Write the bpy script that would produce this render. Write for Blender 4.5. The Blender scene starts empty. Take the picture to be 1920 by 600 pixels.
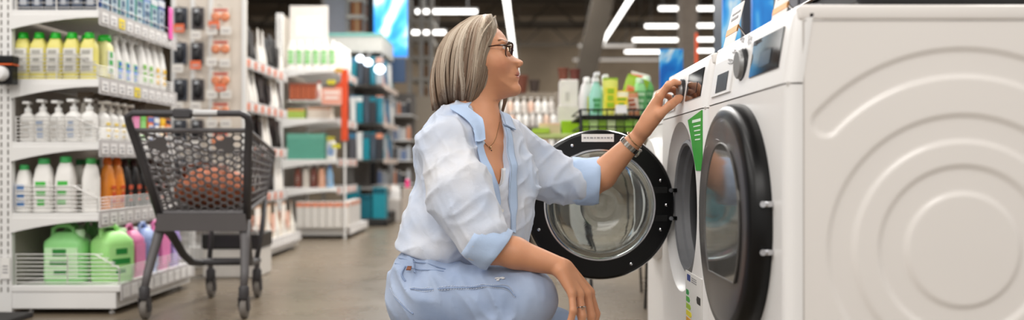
import bpy, bmesh, math, random
import numpy as np
from mathutils import Vector, Matrix
random.seed(7)
rng = np.random.default_rng(11)
PI = math.pi
COL = bpy.context.scene.collection
F = 1700.0; EYE = 0.665; CX = 960.0; CY = 310.0
def P(x, y, d):
    return Vector(((x-CX)*d/F, d, EYE-(y-CY)*d/F))
def lin(c):
    def f(v):
        v = v/255.0
        return v/12.92 if v <= 0.04045 else ((v+0.055)/1.055)**2.4
    return (f(c[0]), f(c[1]), f(c[2]), 1.0)
MATS = {}
def mat(name, col=(200,200,200), rough=0.5, metal=0.0, var=0.06, scale=12.0, bump=0.0, bscale=60.0, spec=0.5,
        trans=0.0, emit=None, estr=0.0, sss=0.0, coat=0.0, sheen=0.0, alpha=1.0, ior=1.45):
    if name in MATS: return MATS[name]
    m = bpy.data.materials.new(name); m.use_nodes = True
    nt = m.node_tree; b = nt.nodes['Principled BSDF']
    c = lin(col) if max(col) > 1.0 else (*col, 1)
    b.inputs['Roughness'].default_value = rough
    b.inputs['Metallic'].default_value = metal
    b.inputs['Specular IOR Level'].default_value = spec
    b.inputs['Transmission Weight'].default_value = trans
    b.inputs['IOR'].default_value = ior
    b.inputs['Coat Weight'].default_value = coat
    b.inputs['Sheen Weight'].default_value = sheen
    b.inputs['Alpha'].default_value = alpha
    if sss:
        b.inputs['Subsurface Weight'].default_value = sss
        b.inputs['Subsurface Radius'].default_value = (0.012, 0.005, 0.003)
        b.inputs['Subsurface Scale'].default_value = 1.0
    tc = nt.nodes.new('ShaderNodeTexCoord')
    if var > 0:
        n = nt.nodes.new('ShaderNodeTexNoise'); n.inputs['Scale'].default_value = scale; n.inputs['Detail'].default_value = 3
        nt.links.new(tc.outputs['Object'], n.inputs['Vector'])
        r = nt.nodes.new('ShaderNodeValToRGB')
        r.color_ramp.elements[0].position = 0.3; r.color_ramp.elements[1].position = 0.7
        r.color_ramp.elements[0].color = (c[0]*(1-var), c[1]*(1-var), c[2]*(1-var), 1)
        r.color_ramp.elements[1].color = (min(1,c[0]*(1+var)), min(1,c[1]*(1+var)), min(1,c[2]*(1+var)), 1)
        nt.links.new(n.outputs['Fac'], r.inputs['Fac']); nt.links.new(r.outputs['Color'], b.inputs['Base Color'])
    else:
        b.inputs['Base Color'].default_value = c
    if bump > 0:
        n2 = nt.nodes.new('ShaderNodeTexNoise'); n2.inputs['Scale'].default_value = bscale
        nt.links.new(tc.outputs['Object'], n2.inputs['Vector'])
        bp = nt.nodes.new('ShaderNodeBump'); bp.inputs['Strength'].default_value = bump; bp.inputs['Distance'].default_value = 0.005
        nt.links.new(n2.outputs['Fac'], bp.inputs['Height']); nt.links.new(bp.outputs['Normal'], b.inputs['Normal'])
    if emit:
        b.inputs['Emission Color'].default_value = lin(emit); b.inputs['Emission Strength'].default_value = estr
    MATS[name] = m
    return m

class MB:
    def __init__(s): s.bm = bmesh.new()
    def box(s, a, b, bev=0.0, seg=2):
        x0,y0,z0 = [min(p,q) for p,q in zip(a,b)]; x1,y1,z1 = [max(p,q) for p,q in zip(a,b)]
        bm = bmesh.new() if bev else s.bm
        vs = [bm.verts.new((x,y,z)) for z in (z0,z1) for y in (y0,y1) for x in (x0,x1)]
        for f in ((0,2,3,1),(4,5,7,6),(0,1,5,4),(2,6,7,3),(0,4,6,2),(1,3,7,5)): bm.faces.new([vs[i] for i in f])
        if bev:
            bmesh.ops.bevel(bm, geom=bm.edges[:], offset=bev, segments=seg, profile=0.5, affect='EDGES', clamp_overlap=True)
            s.merge(bm)
        return s
    def merge(s, bm):
        me = bpy.data.meshes.new('tmp'); bm.to_mesh(me); bm.free(); s.bm.from_mesh(me); bpy.data.meshes.remove(me)
    def hexa(s, pts):   # 8 points: bottom loop then top loop
        vs = [s.bm.verts.new(p) for p in pts]
        for f in ((3,2,1,0),(4,5,6,7),(0,1,5,4),(1,2,6,5),(2,3,7,6),(3,0,4,7)): s.bm.faces.new([vs[i] for i in f])
        return s
    def rings(s, loops, closed=True, cap0=True, cap1=True):
        L = [[s.bm.verts.new(p) for p in lp] for lp in loops]
        n = len(L[0]); m = n if closed else n-1
        for a, b in zip(L[:-1], L[1:]):
            for i in range(m):
                j = (i+1) % n
                s.bm.faces.new((a[i], a[j], b[j], b[i]))
        if cap0: s.bm.faces.new(L[0][::-1])
        if cap1: s.bm.faces.new(L[-1])
        return s
    def lathe(s, prof, n=24, c=(0,0,0), axis='z', cap=True, sx=1.0, sy=1.0, power=2.0):
        loops = []
        for r, h in prof:
            lp = []
            for i in range(n):
                t = 2*PI*i/n; ct, st = math.cos(t), math.sin(t)
                if power != 2.0:
                    k = (abs(ct)**power + abs(st)**power)**(-1.0/power); ct, st = ct*k, st*k
                u, v = r*ct*sx, r*st*sy
                if axis == 'z': p = (c[0]+u, c[1]+v, c[2]+h)
                elif axis == 'x': p = (c[0]+h, c[1]+u, c[2]+v)
                else: p = (c[0]+u, c[1]+h, c[2]+v)
                lp.append(p)
            loops.append(lp)
        if not cap: return s.rings(loops, True, False, False)
        return s.rings(loops)
    def tube(s, pts, r, n=8, closed=False):
        pts = [Vector(p) for p in pts]; N = len(pts)
        rs = r if isinstance(r, (list, tuple)) else [r]*N
        loops = []; up = None
        for i, p in enumerate(pts):
            if closed: t = (pts[(i+1) % N]-pts[i-1]).normalized()
            else: t = (pts[min(i+1, N-1)]-pts[max(i-1, 0)]).normalized()
            if up is None:
                up = Vector((0,0,1)) if abs(t.z) < 0.9 else Vector((0,1,0))
            a = t.cross(up).normalized(); b2 = a.cross(t).normalized(); up = b2
            loops.append([p + (a*math.cos(2*PI*k/n) + b2*math.sin(2*PI*k/n))*rs[i] for k in range(n)])
        if closed:
            loops.append(loops[0]); 
            L = [[s.bm.verts.new(q) for q in lp] for lp in loops[:-1]]; L.append(L[0])
            for a, b in zip(L[:-1], L[1:]):
                for i in range(n): s.bm.faces.new((a[i], a[(i+1) % n], b[(i+1) % n], b[i]))
            return s
        return s.rings(loops)
    def prism(s, pts, a, b, axis='y'):  # 2D polygon extruded along axis; pts are the two other axes in order
        def mk(p, h):
            if axis == 'y': return (p[0], h, p[1])
            if axis == 'x': return (h, p[0], p[1])
            return (p[0], p[1], h)
        return s.rings([[mk(p, a) for p in pts], [mk(p, b) for p in pts]])
    def build(s, name, m, parent=None, smooth=False, loc=None):
        bmesh.ops.recalc_face_normals(s.bm, faces=s.bm.faces[:])
        me = bpy.data.meshes.new(name); s.bm.to_mesh(me); s.bm.free()
        if m: me.materials.append(m)
        if smooth:
            me.polygons.foreach_set('use_smooth', [True]*len(me.polygons))
            if smooth != 'all':
                try: me.set_sharp_from_angle(angle=math.radians(38))
                except Exception: pass
        o = bpy.data.objects.new(name, me); COL.objects.link(o)
        if parent: o.parent = parent
        if loc: o.location = loc
        return o
def npmesh(name, verts, faces, m, parent=None, smooth=True):
    me = bpy.data.meshes.new(name)
    verts = np.asarray(verts, dtype=np.float32); faces = np.asarray(faces, dtype=np.int32)
    k = faces.shape[1]
    me.vertices.add(len(verts)); me.vertices.foreach_set('co', verts.ravel())
    me.loops.add(faces.size); me.loops.foreach_set('vertex_index', faces.ravel())
    me.polygons.add(len(faces)); me.polygons.foreach_set('loop_start', np.arange(0, faces.size, k, dtype=np.int32))
    if smooth: me.polygons.foreach_set('use_smooth', np.ones(len(faces), dtype=bool))
    if m: me.materials.append(m)
    me.update(); me.validate()
    o = bpy.data.objects.new(name, me); COL.objects.link(o)
    if parent: o.parent = parent
    return o
def tag(o, label, cat, group=None, kind=None):
    if label: o['label'] = label
    if cat: o['category'] = cat
    if group: o['group'] = group
    if kind: o['kind'] = kind
    return o
def thing(name, label, cat, loc=(0,0,0), rz=0.0, group=None):
    o = bpy.data.objects.new(name, None); COL.objects.link(o)
    o.empty_display_size = 0.05
    o.location = loc; o.rotation_euler = (0,0,rz)
    return tag(o, label, cat, group)
def dup(root, loc, rz=0.0, label=None, group=None, mats=None, scale=None):
    r = root.copy(); COL.objects.link(r); r.location = loc; r.rotation_euler = (0,0,rz)
    if scale: r.scale = scale
    if label: r['label'] = label
    if group: r['group'] = group
    for ch in list(root.children):
        c = ch.copy(); COL.objects.link(c); c.parent = r
        if mats and ch.name.split('.')[0] in mats:
            c.data = c.data.copy(); c.data.materials[0] = mats[ch.name.split('.')[0]]
        for g in list(ch.children):
            d = g.copy(); COL.objects.link(d); d.parent = c
    return r
def struct(name, mb, m, smooth=False):
    o = mb.build(name, m, None, smooth); o['kind'] = 'structure'; return o
ORD = ['first','second','third','fourth','fifth','sixth','seventh','eighth','ninth','tenth','eleventh','twelfth','thirteenth','fourteenth']
def ordi(i, n, a='left', b='right'):
    if i == 0: return a+'most'
    if i == n-1: return b+'most'
    return ORD[i]+' from '+a
# ------------------------------------------------------------ room
def floor_mat():
    m = mat('polished_concrete', (112,100,84), 0.26, var=0.16, scale=0.9)
    nt = m.node_tree; b = nt.nodes['Principled BSDF']
    tc = [n for n in nt.nodes if n.type == 'TEX_COORD'][0]
    n = nt.nodes.new('ShaderNodeTexNoise'); n.inputs['Scale'].default_value = 3.5; n.inputs['Detail'].default_value = 6
    mr = nt.nodes.new('ShaderNodeMapRange'); mr.inputs[3].default_value = 0.16; mr.inputs[4].default_value = 0.42
    nt.links.new(tc.outputs['Object'], n.inputs['Vector']); nt.links.new(n.outputs['Fac'], mr.inputs[0]); nt.links.new(mr.outputs[0], b.inputs['Roughness'])
    return m
struct('floor', MB().box((-14,-4,-0.1),(14,34,0)), floor_mat())
DARK = mat('ceiling_dark', (104,94,82), 0.85, var=0.25, scale=0.6)
BEAM = mat('beam_grey', (92,84,74), 0.7, var=0.15, scale=1.5)
struct('ceiling', MB().box((-14,-4,6.2),(14,34,6.3)), DARK)
struct('wall_back', MB().box((-14,33.8,0),(14,34,6.2)), mat('back_wall', (176,158,136), 0.8, var=0.25, scale=0.5))
struct('wall_right', MB().box((13.9,6,0),(14,33.8,6.2)), mat('right_wall', (110,102,92), 0.8, var=0.2, scale=0.5))
struct('wall_left', MB().box((-14,6,0),(-13.9,33.8,6.2)), mat('left_wall', (110,102,92), 0.8, var=0.2, scale=0.5))
k = 1
for y in (12, 17, 22, 27, 31):
    mb = MB(); mb.box((-14,y,5.5),(14,y+0.2,5.62)); mb.box((-14,y,4.75),(14,y+0.15,4.85))
    x = -14
    while x < 14:
        mb.tube([(x,y+0.1,4.8),(x+0.8,y+0.1,5.55),(x+1.6,y+0.1,4.8)],0.04,6); x += 1.6
    struct('beam_%d' % k, mb, BEAM); k += 1
# ducts along the hall
for x0 in (-3.4, 1.1, 5.2):
    pass
LED = mat('led_tube', (255,255,255), 0.4, var=0, emit=(255,252,246), estr=4.0)
ALU = mat('fixture_body', (150,150,150), 0.5)
LEDD = mat('led_dim', (255,255,255), 0.4, var=0, emit=(200,190,180), estr=0.75)
def tube_light(p0, p1, label, dim=False, r=0.045):
    t = thing('ceiling_light', label, 'ceiling light', tuple((Vector(p0)+Vector(p1))/2), 0, 'linear lights under the dark ceiling')
    o = Vector(t.location); a = Vector(p0)-o; b = Vector(p1)-o; dv = (b-a).normalized()
    MB().tube([a,b], r, 10).build('light_tube', LEDD if dim else LED, t, True)
    up = Vector((0,0,r*1.25))
    MB().tube([a-dv*0.02+up,b+dv*0.02+up], r*0.55, 8).build('housing', ALU, t)
    q = MB()
    for s in (0.15,0.85):
        c = a.lerp(b, s)+up; q.tube([c, c+Vector((0,0,6.2-o.z-r*1.25))], 0.008, 6)
    q.build('suspension_wire', ALU, t)
def tl(x0,y0,x1,y1,label,z=4.0,dim=False,r=0.04):
    d = lambda y: F*(z-EYE)/(CY-y)
    p0 = P(x0,y0,d(y0)); p1 = P(x1,y1,d(y1)); tube_light(p0,p1,label,dim,r)
tl(780,22,894,22,'long horizontal light tube above the woman, left of her head')
tl(740,61,835,61,'horizontal light tube half hidden behind the top of her hair',r=0.045)
tl(1186,-8,1122,92,'slanting bright light tube pointing down toward the open rack',r=0.045)
tl(948,-10,974,180,'bright light tube running away just in front of her forehead',z=3.3,r=0.045)
for (x0,x1,y,lab) in ((1236,1280,16,'top left light tube beside the square pillar'),(1304,1356,16,'top light tube between pillar and blue poster'),
                      (1210,1280,49,'second light tube down, left of the square pillar'),(1304,1356,48,'second light tube down, between pillar and blue poster'),
                      (1187,1280,75,'third light tube down, left of the square pillar'),(1304,1356,74,'third light tube down, right of the square pillar'),
                      (1172,1273,97,'lowest bright light tube, ending above the small blue banner'),(1304,1345,95,'lowest light tube just right of the square pillar')):
    tl(x0,y,x1,y,lab)
tl(1085,86,1190,86,'upper of two dim light rails above the bright bags',dim=True)
tl(1075,112,1236,112,'lower of two dim light rails above the bright bags',dim=True)
# square pillar
struct('column_1', MB().box(tuple(P(1278,0,17))[:1]+(17,0), (P(1308,0,17).x,17.4,6.2)), mat('pillar_grey', (118,108,98), 0.8, var=0.15))
struct('beam_9', MB().hexa([(0.9,20,0.5),(1.35,20,0.5),(1.35,20.3,0.5),(0.9,20.3,0.5),(2.2,20,6.2),(2.7,20,6.2),(2.7,20.3,6.2),(2.2,20.3,6.2)]), BEAM)
# ------------------------------------------------------------ washing machines
W_EN = mat('white_enamel', (236,231,226), 0.28, var=0.012, scale=3, coat=0.25)
W_PL = mat('white_plastic', (238,236,234), 0.32, var=0.01, scale=5)
SEAM = mat('seam_grey', (196,191,186), 0.6)
BLK = mat('black_plastic', (9,9,10), 0.32, var=0.2, scale=8, spec=0.35)
BLKG = mat('black_gloss', (12,12,13), 0.06, var=0.0)
DKG = mat('smoked_door_glass', (62,59,59), 0.30, var=0.08, scale=6, coat=0.12)
MIRR = mat('door_window_glass', (118,116,112), 0.07, metal=0.62, var=0.25, scale=9)
CHR = mat('chrome', (205,205,208), 0.16, metal=1.0, var=0.03)
GRYP = mat('grey_rubber', (120,121,124), 0.5, var=0.1)
DRUM = mat('drum_dark', (38,38,40), 0.45, metal=0.3, var=0.2, scale=30)
GLASS = mat('clear_glass', (235,240,240), 0.015, trans=1.0, var=0.0, ior=1.33)
SILV = mat('silver_knob', (150,150,150), 0.38, metal=0.5, var=0.03)
CARDW = mat('white_card', (232,230,226), 0.55, var=0.02)
GREEN_ST = mat('green_sticker', (46,158,52), 0.4, var=0.08, scale=20)

def washer(loc, label, side_relief=False, door='closed', depth=0.60, w=0.60, cut=None):
    t = thing('washing_machine', label, 'washing machine', loc, 0, 'front loading washing machines in a row')
    h = w/2; H = 0.85; zs = 0.72; c = 0.022
    # cabinet sides, back and top slab
    m = MB()
    m.box((0.030,-h+0.001,0.03),(depth,-h+0.004,0.822)) if not side_relief else None
    m.box((0.030,h-0.004,0.03),(depth,h-0.001,0.822))
    m.box((depth-0.004,-h+0.004,0.03),(depth,h-0.004,0.822))
    m.box((0.03,-h+0.004,0.03),(depth-0.004,h-0.004,0.05))
    m.build('cabinet', W_EN, t)
    m = MB(); m.box((0.022,-h,0.824),(depth+0.005,h,0.85),0.005,3); m.build('top_panel', W_EN, t, True)
    if side_relief:
        y0 = -h+0.001
        cy_, cz_ = 0.033+0.262-0.002, 0.445
        nx, nz = 190, 290
        xs = np.linspace(0.030, depth, nx); zz = np.linspace(0.03, 0.822, nz)
        X, Z = np.meshgrid(xs, zz)
        R = np.hypot(X-cy_, Z-cz_); A = np.degrees(np.arctan2(Z-cz_, X-cy_))
        def ss(a, b, v):
            q = np.clip((v-a)/(b-a), 0, 1); return q*q*(3-2*q)
        e = 0.006
        def band(r0, r1): return ss(r0-e, r0+e, R)*(1-ss(r1-e, r1+e, R))
        D = 0.004*band(0.094, 0.138) + 0.004*band(0.180, 0.222)
        # outer arc with rounded ends
        rm = 0.309; rw = 0.022
        def seg_d():
            ang = np.clip(A, 43, 137); ax = cy_+rm*np.cos(np.radians(ang)); az = cz_+rm*np.sin(np.radians(ang))
            return np.hypot(X-ax, Z-az)
        D = D + 0.004*(1-ss(rw-e, rw+e, seg_d()))
        edge = np.minimum(np.minimum(X-0.030, depth-X), np.minimum(Z-0.03, 0.822-Z))
        D = D*ss(0.0, 0.01, edge)
        V = np.stack([X, y0+D, Z], -1).reshape(-1,3)
        idx = np.arange(nx*nz).reshape(nz, nx)
        Fc = np.stack([idx[:-1,:-1], idx[:-1,1:], idx[1:,1:], idx[1:,:-1]], -1).reshape(-1,4)
        npmesh('side_panel', V, Fc, W_EN, t)
    # corner profile of the front (x depth, y lateral)
    prof = [(0.028,-h)] + [(c-c*math.sin(a), -h+c-c*math.cos(a)) for a in np.linspace(0, PI/2, 7)]
    prof = prof + [(x, -y) for x, y in prof[::-1]]
    # lower front with round hole
    R0 = 0.226 if door != 'shut3' else 0.20; zc = 0.475
    m = MB()
    k = len(prof)//2
    for pr in (prof[:k], prof[k:]):
        m.rings([[(x, y, 0.0) for x, y in pr], [(x, y, zs-0.0015) for x, y in pr]], closed=False, cap0=False, cap1=False)
    n = 96; yl = h-c
    ci = [m.bm.verts.new((0, R0*math.cos(2*PI*i/n), zc+R0*math.sin(2*PI*i/n))) for i in range(n)]
    ro = []
    for i in range(n):
        a = 2*PI*i/n; ca, sa = math.cos(a), math.sin(a)
        tt = min(yl/abs(ca) if abs(ca) > 1e-6 else 9, ((zs-0.0015-zc)/sa if sa > 1e-6 else (zc/-sa if sa < -1e-6 else 9)))
        ro.append(m.bm.verts.new((0, ca*tt, zc+sa*tt)))
    for i in range(n): m.bm.faces.new((ci[i], ci[(i+1) % n], ro[(i+1) % n], ro[i]))
    cor = {}
    for sy in (-1,1):
        for zz_ in (0, zs-0.0015): 
            ang = math.atan2(zz_-zc, sy*yl) % (2*PI); i = int(ang/(2*PI/n))
            v = m.bm.verts.new((0, sy*yl, zz_)); m.bm.faces.new((ro[i % n], ro[(i+1) % n], v))
    fp = m.build('front_panel', W_PL, t, True)
    m = MB(); m.box((0.004,-h+0.006,zs-0.004),(0.03,h-0.006,zs+0.003)); m.build('panel_seam', SEAM, t)
    m = MB()
    for yy in (-h+0.0012, h-0.0012):
        m.box((0.0275,yy-0.001,0.02),(0.0305,yy+0.001,0.824))
    m.box((0.03,-h+0.0005,0.8215),(depth,-h+0.003,0.8245))
    m.build('side_seam', SEAM, t)
    # fascia: slanted
    m = MB(); loops = []
    for z, dx in ((zs+0.0015,0.0),(0.80,0.012),(0.835,0.018),(0.844,0.022),(0.849,0.027),(0.85,0.033)):
        sc_ = 1.0 if dx < 0.02 else 1.0-(dx-0.02)*0.5
        loops.append([(x+dx, y*sc_, z) for x, y in prof])
    m.rings(loops, closed=False, cap0=False, cap1=False)
    m.box((0.032,-h+0.002,zs+0.002),(0.06,h-0.002,0.83))
    m.build('control_panel', W_PL, t, True)
    fx = lambda z: 0.012*(z-zs)/(0.80-zs) if z < 0.8 else 0.012+0.006*(z-0.8)/0.035
    def plate(y0, y1, z0, z1, pr, name, mt, out=0.0):
        q = MB(); 
        q.hexa([(fx(z0)-out,y0,z0),(fx(z0)-out,y1,z0),(fx(z0)+0.004,y1,z0),(fx(z0)+0.004,y0,z0),
                (fx(z1)-out,y0,z1),(fx(z1)-out,y1,z1),(fx(z1)+0.004,y1,z1),(fx(z1)+0.004,y0,z1)])
        return q.build(name, mt, pr)
    ds = plate(-0.245, -0.055, 0.752, 0.822, t, 'display_screen', BLKG, 0.0025)
    plate(-0.190, -0.120, 0.765, 0.792, ds, 'display_readout', mat('display_readout_grey', (52,50,50), 0.12), 0.0032)
    # knob
    q = MB(); q.lathe([(0.034,0.002),(0.034,-0.004),(0.031,-0.006)],40,(fx(0.785),0.012,0.785),'x')
    kb = q.build('knob', mat('knob_base_dark',(52,52,54),0.3), t, True)
    q = MB(); q.lathe([(0.029,-0.004),(0.028,-0.012),(0.026,-0.014),(0.001,-0.014)],40,(fx(0.785),0.012,0.785),'x')
    q.build('knob_cap', SILV, kb, True)
    # drawer
    dr = plate(0.085, 0.262, 0.738, 0.812, t, 'detergent_drawer', W_PL, 0.004)
    plate(0.115, 0.215, 0.744, 0.784, dr, 'drawer_grip', BLK, 0.0048)
    # recess, gasket, drum
    m = MB(); m.lathe([(R0,0.0),(R0-0.004,0.010),(R0-0.022,0.028),(0.176,0.036),(0.170,0.036)],96,(0,0,zc),'x',False); m.build('porthole_recess', W_PL, t, True)
    m = MB(); m.lathe([(0.180,0.030),(0.178,0.018),(0.170,0.014),(0.163,0.018),(0.160,0.034),(0.152,0.040),(0.148,0.055),(0.156,0.07),(0.170,0.08)],80,(0,0,zc),'x',False); m.build('door_gasket', GRYP, t, True)
    m = MB(); m.lathe([(0.170,0.08),(0.235,0.10),(0.235,0.42),(0.10,0.44),(0.001,0.44)],64,(0,0,zc),'x',False); m.build('drum', DRUM, t, True)
    m = MB()
    m.box((0.012,-h+0.01,-0.0),(0.05,h-0.01,0.03)); m.build('kick_plate', W_PL, t)
    for sx in (0.05, depth-0.05):
        for sy in (-h+0.06, h-0.06):
            MB().lathe([(0.018,0.0),(0.018,0.01),(0.01,0.012),(0.01,0.03)],16,(sx,sy,0)).build('foot', BLK, t)
    return t, zc

# ---- nearest machine (door shut)
BASEZ = 0.08
w1, zc = washer((0.45,1.79,BASEZ), 'nearest white washing machine, side with pressed rings, closed smoked glass door', True)
zc1 = 0.478
m = MB()
m.lathe([(0.226,0.004),(0.228,-0.006),(0.227,-0.024),(0.222,-0.032),(0.214,-0.037),(0.200,-0.039)],96,(0,0,zc1),'x',False)
d1 = m.build('door', BLK, w1, True)
m = MB(); m.lathe([(0.2,-0.039),(0.19,-0.041),(0.10,-0.043),(0.001,-0.0435)],96,(0,0,zc1),'x',False); m.build('smoked_glass', DKG, d1, True)
# lighter window (flat bottom) in the smoked disc
pts = []
for a in np.linspace(math.radians(-42), math.radians(222), 50):
    pts.append((-0.030+0.142*math.cos(a), zc1-0.005+0.155*math.sin(a)))
m = MB(); m.prism(pts, -0.0455, -0.0425, 'x'); m.build('clear_window', MIRR, d1, True)
m = MB(); m.tube([( -0.0455, p[0], p[1]) for p in pts], 0.0016, 6, True); m.build('window_ring', mat('ring_grey', (96,94,92), 0.3), d1, True)
for dz in (-0.043, 0.040):
    m = MB(); m.box((-0.016,-0.2325,zc1+dz-0.005),(0.0,-0.214,zc1+dz+0.005),0.002); m.lathe([(0.0055,0.004),(0.0055,-0.003)],12,(-0.019,-0.2305,zc1+dz),'y')
    m.build('hinge', CHR, d1, True)
# plastic film scraps on the panel edge
FILM = mat('film', (246,246,248), 0.12, var=0, trans=0.35)
for (y, z, sc_) in ((-0.050,0.826,1.0),(0.0,0.832,0.55),(0.072,0.818,0.6),(0.10,0.802,0.7)):
    m = MB(); r_ = random.Random(int(y*1000)); n = 14; V_ = []
    for ring in (0.0,0.5,1.0):
        V_.append([m.bm.verts.new((0.010-0.001-0.007*ring*r_.random(), y+sc_*ring*0.030*math.cos(2*PI*i/n)*(0.6+0.5*r_.random()), z+sc_*ring*0.010*math.sin(2*PI*i/n)*(0.5+0.8*r_.random()))) for i in range(n)])
    for u in range(2):
        for i in range(n): m.bm.faces.new((V_[u][i], V_[u][(i+1)%n], V_[u+1][(i+1)%n], V_[u+1][i]))
    bmesh.ops.remove_doubles(m.bm, verts=V_[0], dist=0.02)
    g_ = bmesh.ops.solidify(m.bm, geom=m.bm.faces[:], thickness=0.0004)
    m.build('protective_film', FILM, w1)

# ---- second machine (door open 90 degrees)
w2, zc = washer((0.45,2.43,BASEZ), 'white washing machine with its round door swung open and a green sticker', False, 'open')
d2 = thing('door', None, None, (0.005, 0.178, 0.472)); d2.parent = w2
# door local: hinge at origin, disc centre at (-0.203, 0, 0), thickness along y
rc = -0.205; RD = 0.214
m = MB()
prof = [(0.156,-0.020),(0.160,-0.026),(0.205,-0.024),(0.212,-0.018),(RD,0.0),(0.213,0.022),(0.206,0.030),(0.160,0.034),(0.155,0.028)]
m.lathe(prof+[prof[0]],128,(rc,0,0),'y',False)
m.build('door_ring', BLK, d2, True)
m = MB(); m.lathe([(0.2125,-0.0165),(0.2145,-0.013),(0.2150,-0.008),(0.2140,-0.004)],128,(rc,0,0),'y',False); m.build('rim_trim', CHR, d2, True)
# glass bowl bulging toward the camera
m = MB(); outer = [(0.156,-0.022),(0.150,-0.030),(0.140,-0.034),(0.134,-0.060),(0.122,-0.085),(0.105,-0.098),(0.085,-0.102),(0.062,-0.098),(0.048,-0.088),(0.034,-0.090),(0.018,-0.094),(0.0008,-0.095)]
inner = [(r*0.955, y+0.0055) for r, y in outer[::-1]]; inner[0] = (0.0008, -0.089)
m.lathe(outer, 96, (rc,0,0), 'y', False); m.lathe(inner[:-1]+[(0.150,-0.018)], 96, (rc,0,0), 'y', False)
m.lathe([(0.150,-0.018),(0.156,-0.022)],96,(rc,0,0),'y',False)
gb = m.build('glass_bowl', GLASS, d2, 'all')
bm_ = bmesh.new(); bm_.from_mesh(gb.data); bmesh.ops.remove_doubles(bm_, verts=bm_.verts[:], dist=1e-5); bmesh.ops.recalc_face_normals(bm_, faces=bm_.faces[:]); bm_.to_mesh(gb.data); bm_.free()
m = MB(); m.lathe([(0.160,-0.0265),(0.1585,-0.0285),(0.155,-0.0285),(0.1525,-0.0265),(0.160,-0.0265)],96,(rc,0,0),'y',False); m.build('glass_seat_ring', CHR, d2, True)
m = MB(); m.lathe([(0.156,0.033),(0.12,0.034),(0.001,0.034),(0.001,0.031),(0.156,0.030)],96,(rc,0,0),'y',False); m.build('outer_glass', GLASS, d2, True)
for (a, r) in ((22,0.187),(0,0.19),(-22,0.187),(-62,0.19),(-158,0.187),(115,0.187),(180,0.19),(60,0.187)):
    x = rc+r*math.cos(math.radians(a)); z = r*math.sin(math.radians(a))
    MB().lathe([(0.0042,-0.024),(0.0042,-0.0275),(0.002,-0.0285)],12,(x,0,z),'y').build('screw', CHR, d2, True)
for z in (-0.038, 0.042):
    m = MB(); m.box((-0.052,-0.0275,z-0.009),(-0.012,-0.0235,z+0.009),0.001); hp = m.build('hinge_pocket', mat('pocket_black',(3,3,3),0.7), d2)
    m = MB(); m.box((-0.018,-0.024,z-0.006),(0.016,-0.012,z+0.006),0.002); m.lathe([(0.006,-0.028),(0.006,-0.008)],14,(-0.002,0,z),'y'); m.build('hinge', CHR, d2, True)
lb = MB().box((rc-0.052,-0.0268,0.180),(rc+0.040,-0.0255,0.202)); lbo = lb.build('door_label', CARDW, d2)
m = MB()
xx = rc-0.046
while xx < rc+0.032:
    wl = random.uniform(0.004,0.012); m.box((xx,-0.0273,0.189),(xx+wl,-0.0266,0.1935)); xx += wl+0.003
m.build('label_print', mat('print_grey',(150,148,150),0.6), lbo)
# sticker
gs = MB(); 
pts = [(-0.285,0.716),(-0.115,0.700),(-0.150,0.66),(-0.195,0.60),(-0.218,0.572),(-0.285,0.572)]
gs.prism(pts, -0.0015, 0.001, 'x'); g = gs.build('green_sticker', GREEN_ST, w2)
m = MB()
for i, (a, b) in enumerate(((-0.275,-0.175),(-0.27,-0.19),(-0.27,-0.20),(-0.27,-0.205),(-0.268,-0.21))):
    z = 0.690-i*0.011; m.box((-0.0022,a,z),(-0.0012,b,z+(0.007 if i == 0 else 0.003)))
m.build('sticker_print', mat('print_white',(225,240,225),0.5), g)
# energy label
el = MB().box((-0.0015,-0.285,0.12),(0.001,-0.085,0.315)).build('energy_label', CARDW, w2)
cols = [(0,150,70),(70,175,60),(170,205,50),(240,225,20),(240,170,30),(225,100,40),(205,50,35)]
for i, cc in enumerate(cols):
    z = 0.268-i*0.0175; yl = -0.098; ln = 0.028+i*0.011
    q = MB(); q.prism([(yl,z),(yl,z-0.013),(yl-ln,z-0.013),(yl-ln-0.008,z-0.0065),(yl-ln,z)], -0.0022, -0.0012, 'x'); q.build('class_arrow', mat('arrow_%d_%d' % (cc[0],cc[1]), cc, 0.5, var=0), el)
MB().prism([(-0.272,0.268),(-0.272,0.250),(-0.235,0.250),(-0.227,0.259),(-0.235,0.268)], -0.0022,-0.0012,'x').build('class_mark', mat('mark_black',(25,25,28),0.5), el)
MB().box((-0.0022,-0.150,0.292),(-0.0012,-0.110,0.308)).build('flag_mark', mat('flag_blue',(30,60,140),0.5), el)
m = MB()
for i in range(3): m.box((-0.0022,-0.225,0.293+i*0.005),(-0.0012,-0.165,0.2955+i*0.005))
m.box((-0.0022,-0.20,0.135),(-0.0012,-0.12,0.1385)); m.box((-0.0022,-0.25,0.128),(-0.0012,-0.22,0.14))
m.build('label_print', mat('print_grey',(150,148,150),0.6), el)

# ---- third machine
w3, zc = washer((0.49,3.04,BASEZ), 'farthest white washing machine, its front cut off by the open round door', False, 'shut3', 0.55, 0.50)
m = MB(); m.lathe([(0.202,0.004),(0.203,-0.012),(0.195,-0.030),(0.15,-0.032),(0.146,-0.024),(0.001,-0.020)],72,(0,0,zc),'x',False); d3 = m.build('door', W_PL, w3, True)
m = MB(); m.lathe([(0.15,-0.033),(0.10,-0.036),(0.001,-0.037)],72,(0,0,zc),'x',False); m.build('smoked_glass', DKG, d3, True)
MB().box((-0.0015,-0.245,0.50),(0.001,-0.205,0.70)).build('blue_label', mat('label_blue',(60,140,225),0.5), w3)
struct('trim_1', MB().box((0.47,1.40,0),(1.15,3.4,0.0795),0.004), mat('plinth_grey',(120,118,115),0.6))
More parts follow.
